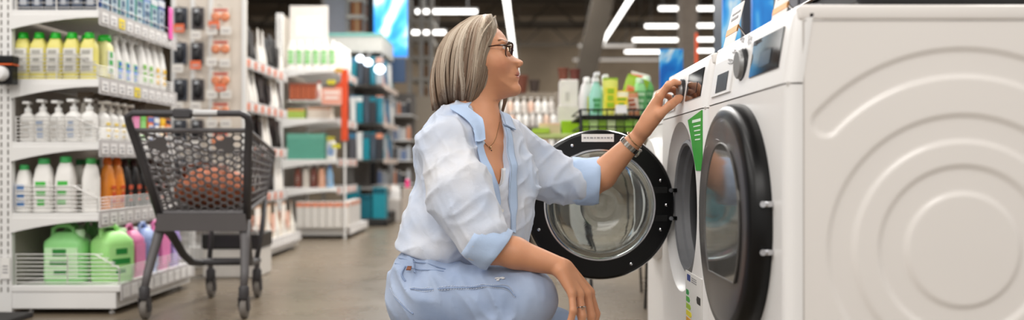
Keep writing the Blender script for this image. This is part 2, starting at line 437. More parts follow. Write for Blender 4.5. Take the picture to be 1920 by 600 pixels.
# ------------------------------------------------------------ implicit surface kit
def smin(a, b, k):
    if k <= 0: return np.minimum(a, b)
    h = np.clip(0.5+0.5*(b-a)/k, 0, 1); return b*(1-h)+a*h-k*h*(1-h)
def V3(p): return np.array([p[0], p[1], p[2]], dtype=np.float64)
class Cone:     # capsule with two radii
    def __init__(s, a, b, ra, rb, k=0.02, op='+'):
        s.a, s.b, s.ra, s.rb, s.k, s.op = V3(a), V3(b), ra, rb, k, op
    def d(s, p):
        ab = s.b-s.a; L2 = max(ab@ab, 1e-12)
        t = np.clip(((p-s.a)@ab)/L2, 0, 1)
        q = p-s.a-t[...,None]*ab
        return np.sqrt((q*q).sum(-1))-(s.ra+(s.rb-s.ra)*t)
class Ell:
    def __init__(s, c, r, axes=None, k=0.02, op='+'):
        s.c, s.r, s.k, s.op = V3(c), np.array(r, float), k, op
        s.A = np.eye(3) if axes is None else np.array([V3(v)/np.linalg.norm(V3(v)) for v in axes])
    def d(s, p):
        q = (p-s.c)@s.A.T
        k0 = np.sqrt(((q/s.r)**2).sum(-1)); k1 = np.sqrt(((q/(s.r**2))**2).sum(-1))
        return k0*(k0-1)/np.maximum(k1, 1e-6)
class Plane:    # half space; keeps what lies behind the plane
    def __init__(s, c, n, k=0.003, op='&'):
        s.c, s.n, s.k, s.op = V3(c), V3(n)/np.linalg.norm(V3(n)), k, op
    def d(s, p): return (p-s.c)@s.n
class Disp:     # adds a relief to everything before it
    def __init__(s, fn): s.fn, s.op, s.k = fn, 'D', 0
    def d(s, p): return s.fn(p)
def poly_sd(poly, U, Vv):
    poly = np.array(poly, float); n = len(poly); d = np.full(U.shape, 1e9); ins = np.zeros(U.shape, bool)
    for i in range(n):
        a = poly[i]; b = poly[(i+1) % n]; e = b-a
        wx, wy = U-a[0], Vv-a[1]; t = np.clip((wx*e[0]+wy*e[1])/max(e@e, 1e-12), 0, 1)
        d = np.minimum(d, (wx-t*e[0])**2+(wy-t*e[1])**2)
        c1 = (a[1] <= Vv) != (b[1] <= Vv)
        with np.errstate(divide='ignore', invalid='ignore'):
            xi = a[0]+(Vv-a[1])/(b[1]-a[1]+1e-15)*(b[0]-a[0])
        ins ^= c1 & (U < xi)
    d = np.sqrt(d); return np.where(ins, -d, d)
class Inflate:  # a side outline swelled to a given half width; frame: origin o, forward f, up u, lateral l
    def __init__(s, poly, o, f, u, l, wfun, R, p=2.0, q=1.4, k=0.012, op='+'):
        s.poly, s.o, s.f, s.u, s.l, s.w, s.R, s.p, s.q, s.k, s.op = poly, V3(o), V3(f), V3(u), V3(l), wfun, R, p, q, k, op
        a = np.array(poly); lo = a.min(0)-0.05; hi = a.max(0)+0.05; st = 0.001
        s.lo = lo; s.st = st
        uu = np.arange(lo[0], hi[0], st); vv = np.arange(lo[1], hi[1], st)
        U, Vv = np.meshgrid(uu, vv, indexing='ij'); s.T = poly_sd(poly, U, Vv)
    def sd2(s, U, Vv):
        x = np.clip((U-s.lo[0])/s.st, 0, s.T.shape[0]-1.001); y = np.clip((Vv-s.lo[1])/s.st, 0, s.T.shape[1]-1.001)
        i = x.astype(int); j = y.astype(int); a = x-i; b = y-j; T = s.T
        return T[i,j]*(1-a)*(1-b)+T[i+1,j]*a*(1-b)+T[i,j+1]*(1-a)*b+T[i+1,j+1]*a*b
    def half(s, U, Vv):
        t = np.clip(-s.sd2(U, Vv)/s.R, 0, 1)
        return s.w(U, Vv)*(1-(1-t)**s.p)**(1/s.q)
    def d(s, p):
        q = p-s.o; U, Vv, L = q@s.f, q@s.u, np.abs(q@s.l)
        sd = s.sd2(U, Vv); hw = s.half(U, Vv)
        ins = (L-hw)*0.55
        out = np.sqrt(np.maximum(sd, 0)**2+np.maximum(L-hw, 0)**2)
        return np.where(sd > 0, out, np.maximum(ins, -0.08))
def ev(prims, p, disp=None, near=None):
    f = None
    for g in (prims if near is None else near):
        v = g.d(p)
        if g.op == 'D':
            if f is not None: f = f+v
            continue
        if f is None: f = np.full(v.shape, 1.0) if g.op != '+' else v; 
        if f is v: continue
        if g.op == '+': f = smin(f, v, g.k)
        elif g.op == '-': f = -smin(-f, v, g.k)
        else: f = -smin(-f, -v, g.k)
    if f is None: f = np.full(p.shape[:-1], 1.0)
    return f if disp is None else f+disp(p)
def mesh_sdf(prims, lo, hi, h, disp=None, dmax=0.0, nb=20, smooth=1):
    lo = np.array(lo, float); hi = np.array(hi, float)
    N = np.ceil((hi-lo)/h).astype(int)+1; NB = -(-N//nb)
    S = NB*nb+2
    def gid(i, j, k): return (i*S[1]+j)*S[2]+k
    cid, cv, quads = [], [], []
    half = nb*h*0.5*math.sqrt(3)+h
    for bi in range(NB[0]):
        for bj in range(NB[1]):
            for bk in range(NB[2]):
                b0 = np.array([bi,bj,bk])*nb; cc = (lo+(b0+nb/2)*h)[None,:]
                near = []; 
                for g in prims:
                    if g.op == 'D': near.append(g); continue
                    dv = float(g.d(cc)[0])
                    if g.op == '+' and dv > half+g.k*2+dmax+0.01: continue
                    if g.op == '-' and dv > half+g.k*2+dmax+0.01: continue
                    near.append(g)
                if not any(g.op == '+' for g in near): continue
                f0 = float(ev(prims, cc, disp, near)[0])
                if abs(f0) > half*1.9+dmax+0.012: continue
                r = np.arange(nb+1)
                I, J, K = np.meshgrid(b0[0]+r, b0[1]+r, b0[2]+r, indexing='ij')
                p = lo+np.stack([I,J,K], -1)*h
                f = ev(prims, p, disp, near)
                s = f < 0
                c = s[:-1,:-1,:-1].astype(int)
                cnt = sum(s[a:nb+a, b:nb+b, d:nb+d].astype(int) for a in (0,1) for b in (0,1) for d in (0,1))
                act = (cnt > 0) & (cnt < 8)
                if not act.any(): continue
                ai = np.argwhere(act); i, j, k = ai.T
                acc = np.zeros((len(ai),3)); num = np.zeros(len(ai))
                cor = [(a,b,d) for a in (0,1) for b in (0,1) for d in (0,1)]
                for A in cor:
                    for ax in range(3):
                        if A[ax]: continue
                        B = list(A); B[ax] = 1
                        fa = f[i+A[0], j+A[1], k+A[2]]; fb = f[i+B[0], j+B[1], k+B[2]]
                        m = (fa < 0) != (fb < 0)
                        t = np.where(m, fa/(fa-fb+1e-12), 0)
                        pt = np.stack([np.full(len(ai), float(A[q])) for q in range(3)], -1); pt[:,ax] += t
                        acc[m] += pt[m]; num[m] += 1
                pos = lo+(b0+ai+acc/num[:,None])*h
                cid.append(gid(*(ai+b0).T)); cv.append(pos)
                # edges from each min corner
                for ax in range(3):
                    o = [0,0,0]; o[ax] = 1
                    fa = s[:nb,:nb,:nb]; fb = s[o[0]:nb+o[0], o[1]:nb+o[1], o[2]:nb+o[2]]
                    e = np.argwhere(fa != fb)
                    if not len(e): continue
                    fl = fa[tuple(e.T)]; g = e+b0
                    u = np.zeros(3, int); w = np.zeros(3, int); u[(ax+1) % 3] = 1; w[(ax+2) % 3] = 1
                    q = np.stack([gid(*(g).T), gid(*(g-u).T), gid(*(g-u-w).T), gid(*(g-w).T)], -1)
                    q[~fl] = q[~fl][:, ::-1]
                    quads.append(q)
    cid = np.concatenate(cid); cv = np.concatenate(cv); quads = np.concatenate(quads)
    o = np.argsort(cid); cid = cid[o]; cv = cv[o]
    ix = np.searchsorted(cid, quads); ix = np.clip(ix, 0, len(cid)-1)
    ok = (cid[ix] == quads).all(1); ix = ix[ok]
    for _ in range(smooth):
        sm = np.zeros_like(cv); n = np.zeros(len(cv))
        for a in range(4):
            np.add.at(sm, ix[:,a], cv[ix[:,(a+1) % 4]]); np.add.at(n, ix[:,a], 1)
            np.add.at(sm, ix[:,a], cv[ix[:,(a+3) % 4]]); np.add.at(n, ix[:,a], 1)
        n[n == 0] = 1
        cv = cv*0.5+0.5*sm/n[:,None]
    return cv, ix
# ------------------------------------------------------------ the woman
def attr_mat(name, rough, sss=0.0, bump=0.0, bscale=300, spec=0.5, sheen=0.0, aniso=False, weave=False):
    m = bpy.data.materials.new(name); m.use_nodes = True; nt = m.node_tree; b = nt.nodes['Principled BSDF']
    a = nt.nodes.new('ShaderNodeVertexColor'); a.layer_name = 'tint'
    n = nt.nodes.new('ShaderNodeTexNoise'); n.inputs['Scale'].default_value = 40; n.inputs['Detail'].default_value = 4
    mx = nt.nodes.new('ShaderNodeMixRGB'); mx.blend_type = 'MULTIPLY'; mx.inputs[0].default_value = 1.0
    mr = nt.nodes.new('ShaderNodeMapRange'); mr.inputs[3].default_value = 0.93; mr.inputs[4].default_value = 1.05
    tc = nt.nodes.new('ShaderNodeTexCoord'); nt.links.new(tc.outputs['Object'], n.inputs['Vector'])
    nt.links.new(n.outputs['Fac'], mr.inputs[0]); nt.links.new(a.outputs['Color'], mx.inputs[1]); nt.links.new(mr.outputs[0], mx.inputs[2])
    nt.links.new(mx.outputs[0], b.inputs['Base Color'])
    b.inputs['Roughness'].default_value = rough; b.inputs['Specular IOR Level'].default_value = spec; b.inputs['Sheen Weight'].default_value = sheen
    if sss:
        b.inputs['Subsurface Weight'].default_value = sss; b.inputs['Subsurface Radius'].default_value = (0.010,0.004,0.002); b.inputs['Subsurface Scale'].default_value = 1.0
    if bump:
        n2 = nt.nodes.new('ShaderNodeTexNoise'); n2.inputs['Scale'].default_value = bscale; n2.inputs['Detail'].default_value = 4
        nt.links.new(tc.outputs['Object'], n2.inputs['Vector']); bp = nt.nodes.new('ShaderNodeBump')
        bp.inputs['Strength'].default_value = bump; bp.inputs['Distance'].default_value = 0.002
        nt.links.new(n2.outputs['Fac'], bp.inputs['Height']); nt.links.new(bp.outputs['Normal'], b.inputs['Normal'])
    return m
def set_tint(o, cols):
    me = o.data; at = me.color_attributes.new('tint', 'FLOAT_COLOR', 'POINT')
    c = np.ones((len(me.vertices),4), np.float32); c[:,:3] = cols; at.data.foreach_set('color', c.ravel())
HD = 2.33; HS = HD/F
def hp(x, y, l=0.0):    # a point of the head: outline pixel + metres toward her left
    q = P(x, y, HD); return Vector((q.x, q.y+l, q.z))
HO = P(893, 110, HD)
def h2(pts): return [((x-893)*HS, -(y-110)*HS) for x, y in pts]
face = [(905,42),(918,45),(930,51),(939,58),(946,66),(951,75),(953.5,83),(953,90),(954.5,96),(959,101),(966,107),(974,112),(980,115.5),(981.3,118.5),
        (979.5,122.5),(975,125),(971.5,127),(971.8,131),(973.6,135.5),(974.1,139),(971.9,142),(973.6,145.5),(973.0,149),(971.2,154),(972.5,158),(975.2,163),
        (975.4,169),(972.5,175.5),(965,180),(953,183),(938,187),(920,193),(890,198),(862,190),(840,165),(828,130),(828,95),(840,68),(862,50),(884,42)]
def wface(U, Vv):
    y = 110-Vv/HS; x = 893+U/HS
    w = np.interp(y, [40,75,95,110,130,150,165,185,200], [0.070,0.073,0.072,0.071,0.066,0.057,0.049,0.045,0.05])
    # narrower towards the mid line of the face
    fr = np.interp(x, [905,935,950,962,985], [1.0,0.95,0.89,0.74,0.60])
    return w*fr
Fh, Uh, Lh = (1,0,0), (0,0,1), (0,1,0)
body = [Inflate(h2(face), HO, Fh, Uh, Lh, wface, 0.062, 2.0, 1.45, 0.012)]
for s in (-1, 1):
    body += [Ell(hp(950,94,s*0.041), (0.014,0.015,0.013), k=0.012, op='-'),
             Ell(hp(941,83,s*0.030), (0.010,0.018,0.004), k=0.015),
             Ell(hp(940.0,94.0,s*0.0365), (0.0128,0.0130,0.0118), k=0.004),
             Ell(hp(949.0,94.3,s*0.0430), (0.0130,0.0150,0.0056), k=0.0015, op='-'),
             Ell(hp(931,118,s*0.045), (0.022,0.020,0.020), k=0.03),
             Ell(hp(971.2,122.6,s*0.0105), (0.0070,0.0056,0.0056), k=0.003),
             Ell(hp(971,127,s*0.0065), (0.0035,0.0024,0.0020), k=0.002, op='-'),
             Ell(hp(966.5,143.5,s*0.0205), (0.004,0.004,0.0035), k=0.006, op='-')]
body += [Ell(hp(957,143,0), (0.0175,0.027,0.020), k=0.012), Ell(hp(972.8,117.6,0), (0.0085,0.0085,0.0072), k=0.006),
         Ell(hp(968.5,142.8,0), (0.0115,0.026,0.0009), k=0.0015, op='-'),
         Ell(hp(965,168,0), (0.014,0.018,0.012), k=0.012),
         Ell(hp(908,112,-0.071), (0.012,0.006,0.026), k=0.006), Ell(hp(908,112,0.071), (0.012,0.006,0.026), k=0.006)]
# torso frame
yaw = math.radians(33)
Fd = Vector((math.cos(yaw), -math.sin(yaw), 0)); Ld = Vector((-math.sin(yaw), -math.cos(yaw), 0)); Ud = Vector((0,0,1))
Ut = Vector((0.20,0,0.98)).normalized()
body += [Cone(hp(888,165), P(890,232,2.325), 0.052, 0.053, 0.022),
         Cone(P(890,240,2.325), P(886,262,2.325), 0.062, 0.085, 0.05)]
RSH = P(836,272,2.185); LSH = P(965,270,2.445)
CH = P(888,318,2.325)
def tors(dx):
    return [Ell(P(889,285,2.325), (0.078+dx,0.145+dx,0.060+dx), (Fd,Ld,Ud), 0.05),
            Ell(CH, (0.095+dx,0.145+dx,0.15+dx), (Fd,Ld,Ut), 0.05),
            Ell(P(872,410,2.30), (0.088+dx,0.125+dx,0.13+dx), (Fd,Ld,Ut), 0.06)]
body += tors(0.0)
PEL = P(830,528,2.25)
body += [Ell(PEL, (0.092,0.14,0.10), (Fd,Ld,Ud), 0.05)]
for s in (1,-1):
    body.append(Ell(CH+Fd*0.062+Ld*0.065*s+Vector((0.01,0,-0.02)), (0.055,0.06,0.055), (Fd,Ld,Ud), 0.03))
body += [Cone(RSH, P(878,385,2.11), 0.048, 0.042, 0.03), Cone(P(878,385,2.11), P(915,462,2.05), 0.042, 0.037, 0.02),
         Cone(LSH, P(1030,318,2.50), 0.048, 0.042, 0.03), Cone(P(1030,318,2.50), P(1098,352,2.49), 0.042, 0.036, 0.02)]
# forearms
body += [Cone(P(915,462,2.05), P(965,474,2.05), 0.036, 0.0345, 0.02), Cone(P(965,474,2.05), P(1048,499,2.045), 0.0345, 0.0215, 0.012),
         Cone(P(1098,349,2.49), P(1128,328,2.48), 0.037, 0.040, 0.02), Cone(P(1128,328,2.48), P(1196,257,2.45), 0.040, 0.0225, 0.012)]
# near (right) hand, hanging over the knee
def finger(js, r0, r1, k=0.004):
    n = len(js)-1; out = []
    for i in range(n):
        a = r0+(r1-r0)*i/n; b = r0+(r1-r0)*(i+1)/n
        out.append(Cone(P(*js[i]), P(*js[i+1]), a*(1.07 if i else 1), b*(1.05 if i < n-1 else 0.92), k if i else 0.006))
    return out
W1 = (1050,500,2.045)
RH = {'index': [(1106,548,2.075),(1118,588,2.085),(1113,618,2.085),(1103,640,2.08)],
      'middle': [(1100,549,2.050),(1109,592,2.045),(1106,626,2.045),(1097,650,2.045)],
      'ring': [(1086,551,2.028),(1092,592,2.015),(1088,624,2.015),(1080,645,2.02)],
      'little': [(1072,549,2.012),(1075,582,1.998),(1069,605,2.0),(1061,622,2.005)]}
for nm, js in RH.items():
    w = {'index':(1062,502,2.062),'middle':(1058,502,2.052),'ring':(1054,506,2.040),'little':(1052,510,2.030)}[nm]
    body.append(Cone(P(*w), P(*js[0]), 0.0165 if nm != 'little' else 0.015, 0.0115 if nm != 'little' else 0.0102, 0.012))
    r = {'index':0.0092,'middle':0.0096,'ring':0.0092,'little':0.0082}[nm]
    body += finger(js, r, r*0.82)
body += [Cone(P(1058,515,2.07), P(1075,552,2.115), 0.016, 0.0125, 0.012)]
body += finger([(1075,552,2.115),(1088,584,2.125),(1092,608,2.12)], 0.0108, 0.009)
# far (left) hand on the knob
LH = {'index': [(1237,181,2.405),(1252,161,2.395),(1264,154,2.405),(1273,156,2.418)],
      'middle': [(1237,178,2.430),(1254,158,2.432),(1267,155,2.440),(1273,163,2.446)],
      'ring': [(1235,181,2.455),(1252,167,2.465),(1264,168,2.472),(1268,177,2.474)],
      'little': [(1230,188,2.478),(1245,178,2.492),(1255,182,2.496),(1258,190,2.496)]}
for nm, js in LH.items():
    w = {'index':(1203,244,2.435),'middle':(1203,246,2.448),'ring':(1203,249,2.460),'little':(1202,252,2.468)}[nm]
    body.append(Cone(P(*w), P(*js[0]), 0.0165, 0.0120 if nm != 'little' else 0.0105, 0.012))
    r = {'index':0.0090,'middle':0.0093,'ring':0.0088,'little':0.0078}[nm]
    body += finger(js, r, r*0.80)
body += [Cone(P(1209,241,2.432), P(1235,214,2.402), 0.0225, 0.0165, 0.014), Cone(P(1216,222,2.43), P(1232,194,2.425), 0.018, 0.015, 0.012)]
body += finger([(1236,215,2.395),(1256,198,2.392),(1271,186,2.405),(1275,183,2.412)], 0.0118, 0.0096)
# legs
RK = P(988,562,2.085); LK = P(1046,628,2.42)
RA = Vector((-0.235,2.10,0.10)); LA = Vector((-0.28,2.50,0.12))
RHP = P(822,568,2.16); LHP = P(832,560,2.33)
body += [Cone(RHP, RK, 0.068, 0.055, 0.04), Cone(RK, RA, 0.048, 0.035, 0.02), Cone(LHP, LK, 0.068, 0.050, 0.04), Cone(LK, LA, 0.048, 0.035, 0.02),
         Cone(RA, RA+Vector((0.12,-0.01,-0.055)), 0.034, 0.026, 0.02), Cone(LA, LA+Vector((0.11,0.0,-0.075)), 0.034, 0.026, 0.02)]
cv, fx_ = mesh_sdf(body, (-0.42,1.93,0.0), (0.46,2.60,1.06), 0.0021, smooth=1)
SKIN = attr_mat('skin', 0.48, 0.12, 0.10, 500, 0.4)
person = npmesh('person', cv, fx_, SKIN)
# intrinsic skin tint: lips rosier, face slightly warmer
base = np.array(lin((208,148,112))[:3]); cols = np.tile(base, (len(cv),1))
q = cv-V3(HO); px = 893+q[:,0]/HS; py = 110-q[:,2]/HS; la = np.abs(q[:,1])
lip = np.exp(-((py-142)/6.0)**4)*np.clip((px-966)/3.5,0,1)*np.clip((0.024-la)/0.006,0,1)*(q[:,2] > -0.09)
lip *= (np.abs(py-142) < 6.5)
cols = cols*(1-lip[:,None])+np.array(lin((186,112,98))[:3])*lip[:,None]
chk = np.exp(-(((px-945)/16)**2+((py-128)/13)**2))*0.35*(la > 0.02)*(la < 0.09)
cols = cols*(1-chk[:,None])+np.array(lin((205,128,104))[:3])*chk[:,None]
set_tint(person, cols)
tag(person, 'grey blonde haired person in pale blue shirt and jeans squatting at the washing machine', 'person')

def onsurf(p, prims, off, it=6, disp=None):
    p = np.array(p, float)[None,:]
    for _ in range(it):
        e = 0.001; f = ev(prims, p, disp)[0]
        g = np.array([(ev(prims, p+np.eye(3)[i]*e, disp)[0]-f)/e for i in range(3)]); g /= np.linalg.norm(g)+1e-9
        p = p-(f-off)*g[None,:]
    return Vector(p[0])
# ---- eyes, brows, glasses
EYEW = mat('eye_white', (225,215,208), 0.15, var=0.02); IRIS = mat('iris_dark', (44,30,24), 0.12, var=0.1, scale=200)
for s in (-1,1):
    c = hp(941.4,94.3,s*0.0368)
    m = MB(); m.lathe([(0.0117*math.sin(a), 0.0117*-math.cos(a)) for a in np.linspace(0.02,PI-0.02,18)], 24, tuple(c), 'x'); e = m.build('eyeball', EYEW, person, 'all')
    m = MB(); m.lathe([(0.0082,0.0086),(0.0072,0.0096),(0.0045,0.0112),(0.002,0.0120),(0.0003,0.0122)], 20, tuple(c), 'x'); m.build('iris', IRIS, e, 'all')
    m = MB()
    def skin_at(x, y, s_):
        L = np.linspace(0.085, 0.005, 81); q0 = hp(x,y,0); pp = np.array([[q0.x, q0.y+s_*l, q0.z] for l in L]); f = ev(body[:26], pp)
        i_ = np.argmax(f < 0) if (f < 0).any() else 80
        return Vector(pp[i_])
    for i in range(90):
        t = i/89; x = 952.5-16*t; y = 81.5-3.0*math.sin(t*2.6)+1.5*t
        a = skin_at(x, y+random.uniform(-1.0,1.0), s)+Vector((0,s*0.0004,0))
        e_ = skin_at(x-3.2, y-0.8+random.uniform(-.6,.6), s)+Vector((0,s*0.0008,0))
        m.tube([a, a.lerp(e_,0.6), e_], [0.00035,0.0003,0.0001], 4)
    m.build('eyebrow', mat('brow_hair', (120,92,70), 0.6), person)
    m = MB()
    for i in range(26):
        t = i/25; ang = -1.0+2.1*t
        a = c+Vector((0.0128*math.cos(ang*0.9), s*0.0125*math.sin(ang), 0.0036)); dv = Vector((0.005*math.cos(ang), s*0.004*math.sin(ang), 0.0012))
        m.tube([a, a+dv, a+dv*1.4+Vector((0,0,0.0012))], [0.0003,0.00025,0.0001], 4)
    m.build('eyelashes', mat('lash', (30,22,20), 0.5), person)
FR = mat('spectacle_frame', (62,36,26), 0.18, var=0.6, scale=160)
gl = None
for s in (-1,1):
    pts = []
    for i in range(40):
        a = 2*PI*i/40; k = (abs(math.cos(a))**3+abs(math.sin(a))**3)**(-1/3)
        l = 0.0325+0.0255*math.cos(a)*k; z = 0.0205*math.sin(a)*k
        x = -0.017*max(0,(l-0.006)/0.052)**1.6 + z*0.10
        pts.append(hp(961.0,97.8,0)+Vector((x, s*l, z)))
    m = MB(); m.tube(pts, 0.00165, 8, True)
    r = m.build('spectacle_rim', FR, None, True)
    if gl is None: gl = thing('glasses', None, None); gl.parent = person
    r.parent = gl
    m = MB(); cc = sum(pts, Vector())/len(pts)
    c1 = m.bm.verts.new(cc); vs = [m.bm.verts.new(p) for p in pts]
    for i in range(40): m.bm.faces.new((c1, vs[i], vs[(i+1) % 40]))
    m.build('lens', mat('lens_glass', (190,165,145), 0.02, trans=1.0, var=0, ior=1.02), gl)
    e = pts[0]+Vector((0,0,0.009))
    m = MB(); m.tube([e+Vector((0.001,0,0)), e+Vector((-0.006,s*0.006,0.0005)), hp(932,92,s*0.0735), hp(910,96,s*0.0775), hp(900,108,s*0.077)], [0.0022,0.0024,0.0018,0.0013,0.0012], 8); m.build('temple_arm', FR, gl, True)
m = MB(); m.tube([hp(961.5,98,-0.0075)+Vector((-0.001,0,0.003)), hp(963,97,0)+Vector((0,0,0.004)), hp(961.5,98,0.0075)+Vector((-0.001,0,0.003))], 0.0014, 8); m.build('bridge', FR, gl, True)

# ---- hair
hsil = [(925,28),(934,50),(936,80),(935,110),(929,140),(920,165),(908,190),(893,216),(875,209),(850,200),(822,210),(810,204),(806,165),(810,128),(820,92),(836,66),(860,45),(885,33),(905,30)]
def whair(U, Vv):
    y = 110-Vv/HS
    return np.interp(y, [28,60,100,150,215], [0.080,0.086,0.089,0.088,0.078])
hinf = Inflate(h2(hsil), HO, Fh, Uh, Lh, whair, 0.055, 2.0, 1.8)
inner = Inflate(h2([(893+(x-893)*0.95-2, 120+(y-120)*0.955) for x, y in hsil]), HO, Fh, Uh, Lh, lambda U, Vv: whair(U, Vv)-0.005, 0.055, 2.0, 1.8)
hcut = [inner, Ell(hp(945,120,0), (0.040,0.066,0.085), k=0.004, op='-'), Ell(hp(918,195,0), (0.05,0.052,0.06), k=0.004, op='-')]
hv, hf = mesh_sdf(hcut, (-0.24,2.21,0.70), (-0.02,2.45,1.07), 0.0035)
HAIRM = attr_mat('hair_strands', 0.5, 0, 0, 300, 0.3)
hb = npmesh('hair', hv, hf, HAIRM, person)
set_tint(hb, np.tile(np.array(lin((104,82,64))[:3]), (len(hv),1)))
rows = np.array([[(922,31),(931,58),(932,108),(919,158),(894,213)],
        [(914,30),(918,60),(914,108),(903,160),(884,210)],
        [(908,30),(896,60),(886,110),(880,160),(870,206)],
        [(900,31),(864,60),(848,105),(844,150),(845,200)],
        [(890,34),(840,70),(820,120),(816,160),(822,206)],
        [(880,37),(832,74),(811,128),(807,168),(812,205)]], float)
def path(s_, n=16):
    f = s_*(len(rows)-1); i = min(int(f), len(rows)-2); c = rows[i]*(1-(f-i))+rows[i+1]*(f-i)
    t = np.linspace(0, 4, n); out = []
    for tt in t:
        j = min(int(tt), 3); u = tt-j
        p0 = c[max(j-1,0)]; p1 = c[j]; p2 = c[j+1]; p3 = c[min(j+2,4)]
        out.append(0.5*((2*p1)+(-p0+p2)*u+(2*p0-5*p1+4*p2-p3)*u*u+(-p0+3*p1-3*p2+p3)*u**3))
    return np.array(out)
VV, FF, CC = [], [], []; base_i = 0
tones = [np.array(lin(c)[:3]) for c in ((200,184,164),(184,166,146),(166,147,127),(210,196,178),(150,126,106),(176,158,139))]
NC = 44; cb = np.sort(np.concatenate([[0,1],rng.uniform(0,1,NC-1)])); n = 20; tt = np.linspace(0,1,n)
clp = {}
def cinfo(i, side):
    if (i,side) not in clp: clp[(i,side)] = (rng.uniform(0,6.28), rng.uniform(0,1), int(rng.integers(0,6)), rng.uniform(-1,1), rng.uniform(1.4,3.0), rng.uniform(0.93,1.04))
    return clp[(i,side)]
rp_ = lambda c: np.stack([np.interp(tt, np.linspace(0,1,len(c)), c[:,q]) for q in (0,1)], 1)
def strand(pts, rad, cc):
    global base_i
    T = np.gradient(pts, axis=0); T /= np.linalg.norm(T, axis=1)[:,None]+1e-9
    N1 = np.cross(T, np.array([0,1.0,0.05])); N1 /= np.linalg.norm(N1, axis=1)[:,None]+1e-9; N2 = np.cross(T, N1)
    VV.append(np.stack([pts+(N1*math.cos(2*PI*k3/3)*1.5+N2*math.sin(2*PI*k3/3)*0.8)*rad[:,None] for k3 in range(3)], 1).reshape(-1,3))
    idx = base_i+np.arange(n*3).reshape(n,3)
    for k3 in range(3): FF.append(np.stack([idx[:-1,k3], idx[:-1,(k3+1)%3], idx[1:,(k3+1)%3], idx[1:,k3]], -1))
    base_i += n*3; CC.append(np.repeat(cc, 3, axis=0))
for si in range(6500):
    side = -1 if si % 4 else 1
    s_ = float(rng.beta(0.85,0.9)); ci = int(np.searchsorted(cb, s_)-1); ci = min(max(ci,0),NC-1); cc0 = (cb[ci]+cb[ci+1])/2
    ph, dep, tn, wv_, fq, cl_ = cinfo(ci, side); lay = float(rng.uniform(0,1))
    A_ = rp_(path(min(max(s_+rng.normal(0,0.006),0),1), 24)); B_ = rp_(path(min(max(cc0+0.01*wv_,0),1), 24))
    bl = (0.75*tt**1.3)[:,None]; c = A_*(1-bl)+B_*bl
    ln = float(np.clip(cl_+rng.normal(0,0.02),0.86,1.05))
    cx = np.interp(tt*min(ln,1), tt, c[:,0]); cy = np.interp(tt*min(ln,1), tt, c[:,1])+(max(ln,1)-1)*60*tt**3
    edge = 1.0-0.6*math.exp(-(s_/0.05)**2)-0.5*math.exp(-((1-s_)/0.06)**2)
    cx = cx+(2.6*edge*np.sin(fq*tt*2+ph)*tt+rng.normal(0,0.8)*tt)
    if s_ < 0.5: cx = cx+3.0*np.sin(tt*PI)*(0.5-s_)*math.sin(ph)
    U = (cx-893)*HS; Vv = -(cy-110)*HS
    hw = hinf.half(U, Vv)
    L = hw-0.004*lay*(0.3+tt)+0.0045*(dep-0.5)*np.clip(tt*2,0,1)+0.0022*np.sin(fq*tt*2.3+ph*2)*tt
    L = np.maximum(L, 0.0006+0.0045*rng.uniform())
    pts = np.stack([HO.x+U, HO.y+side*L, HO.z+Vv+0.0025*(1-lay)*np.exp(-tt*6)], -1)
    if si % 60 == 0: pts = pts+np.array([0.003,0.0,0.006])*np.sin(tt*PI)[:,None]*rng.uniform(0.2,1.1)+np.array([0,side*0.003,0])
    rad = 0.00058*np.interp(tt, [0,0.1,0.8,1], [0.8,1,0.9,0.15])*rng.uniform(0.7,1.35)
    tone = tones[tn] if rng.uniform() < 0.7 else tones[int(rng.integers(0,6))]
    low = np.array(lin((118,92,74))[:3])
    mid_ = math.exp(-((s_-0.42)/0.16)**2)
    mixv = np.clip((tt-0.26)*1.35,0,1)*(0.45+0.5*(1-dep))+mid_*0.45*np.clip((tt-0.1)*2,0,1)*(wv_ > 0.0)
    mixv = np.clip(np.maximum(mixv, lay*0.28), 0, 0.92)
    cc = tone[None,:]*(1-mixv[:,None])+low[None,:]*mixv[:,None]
    strand(pts, rad, cc)
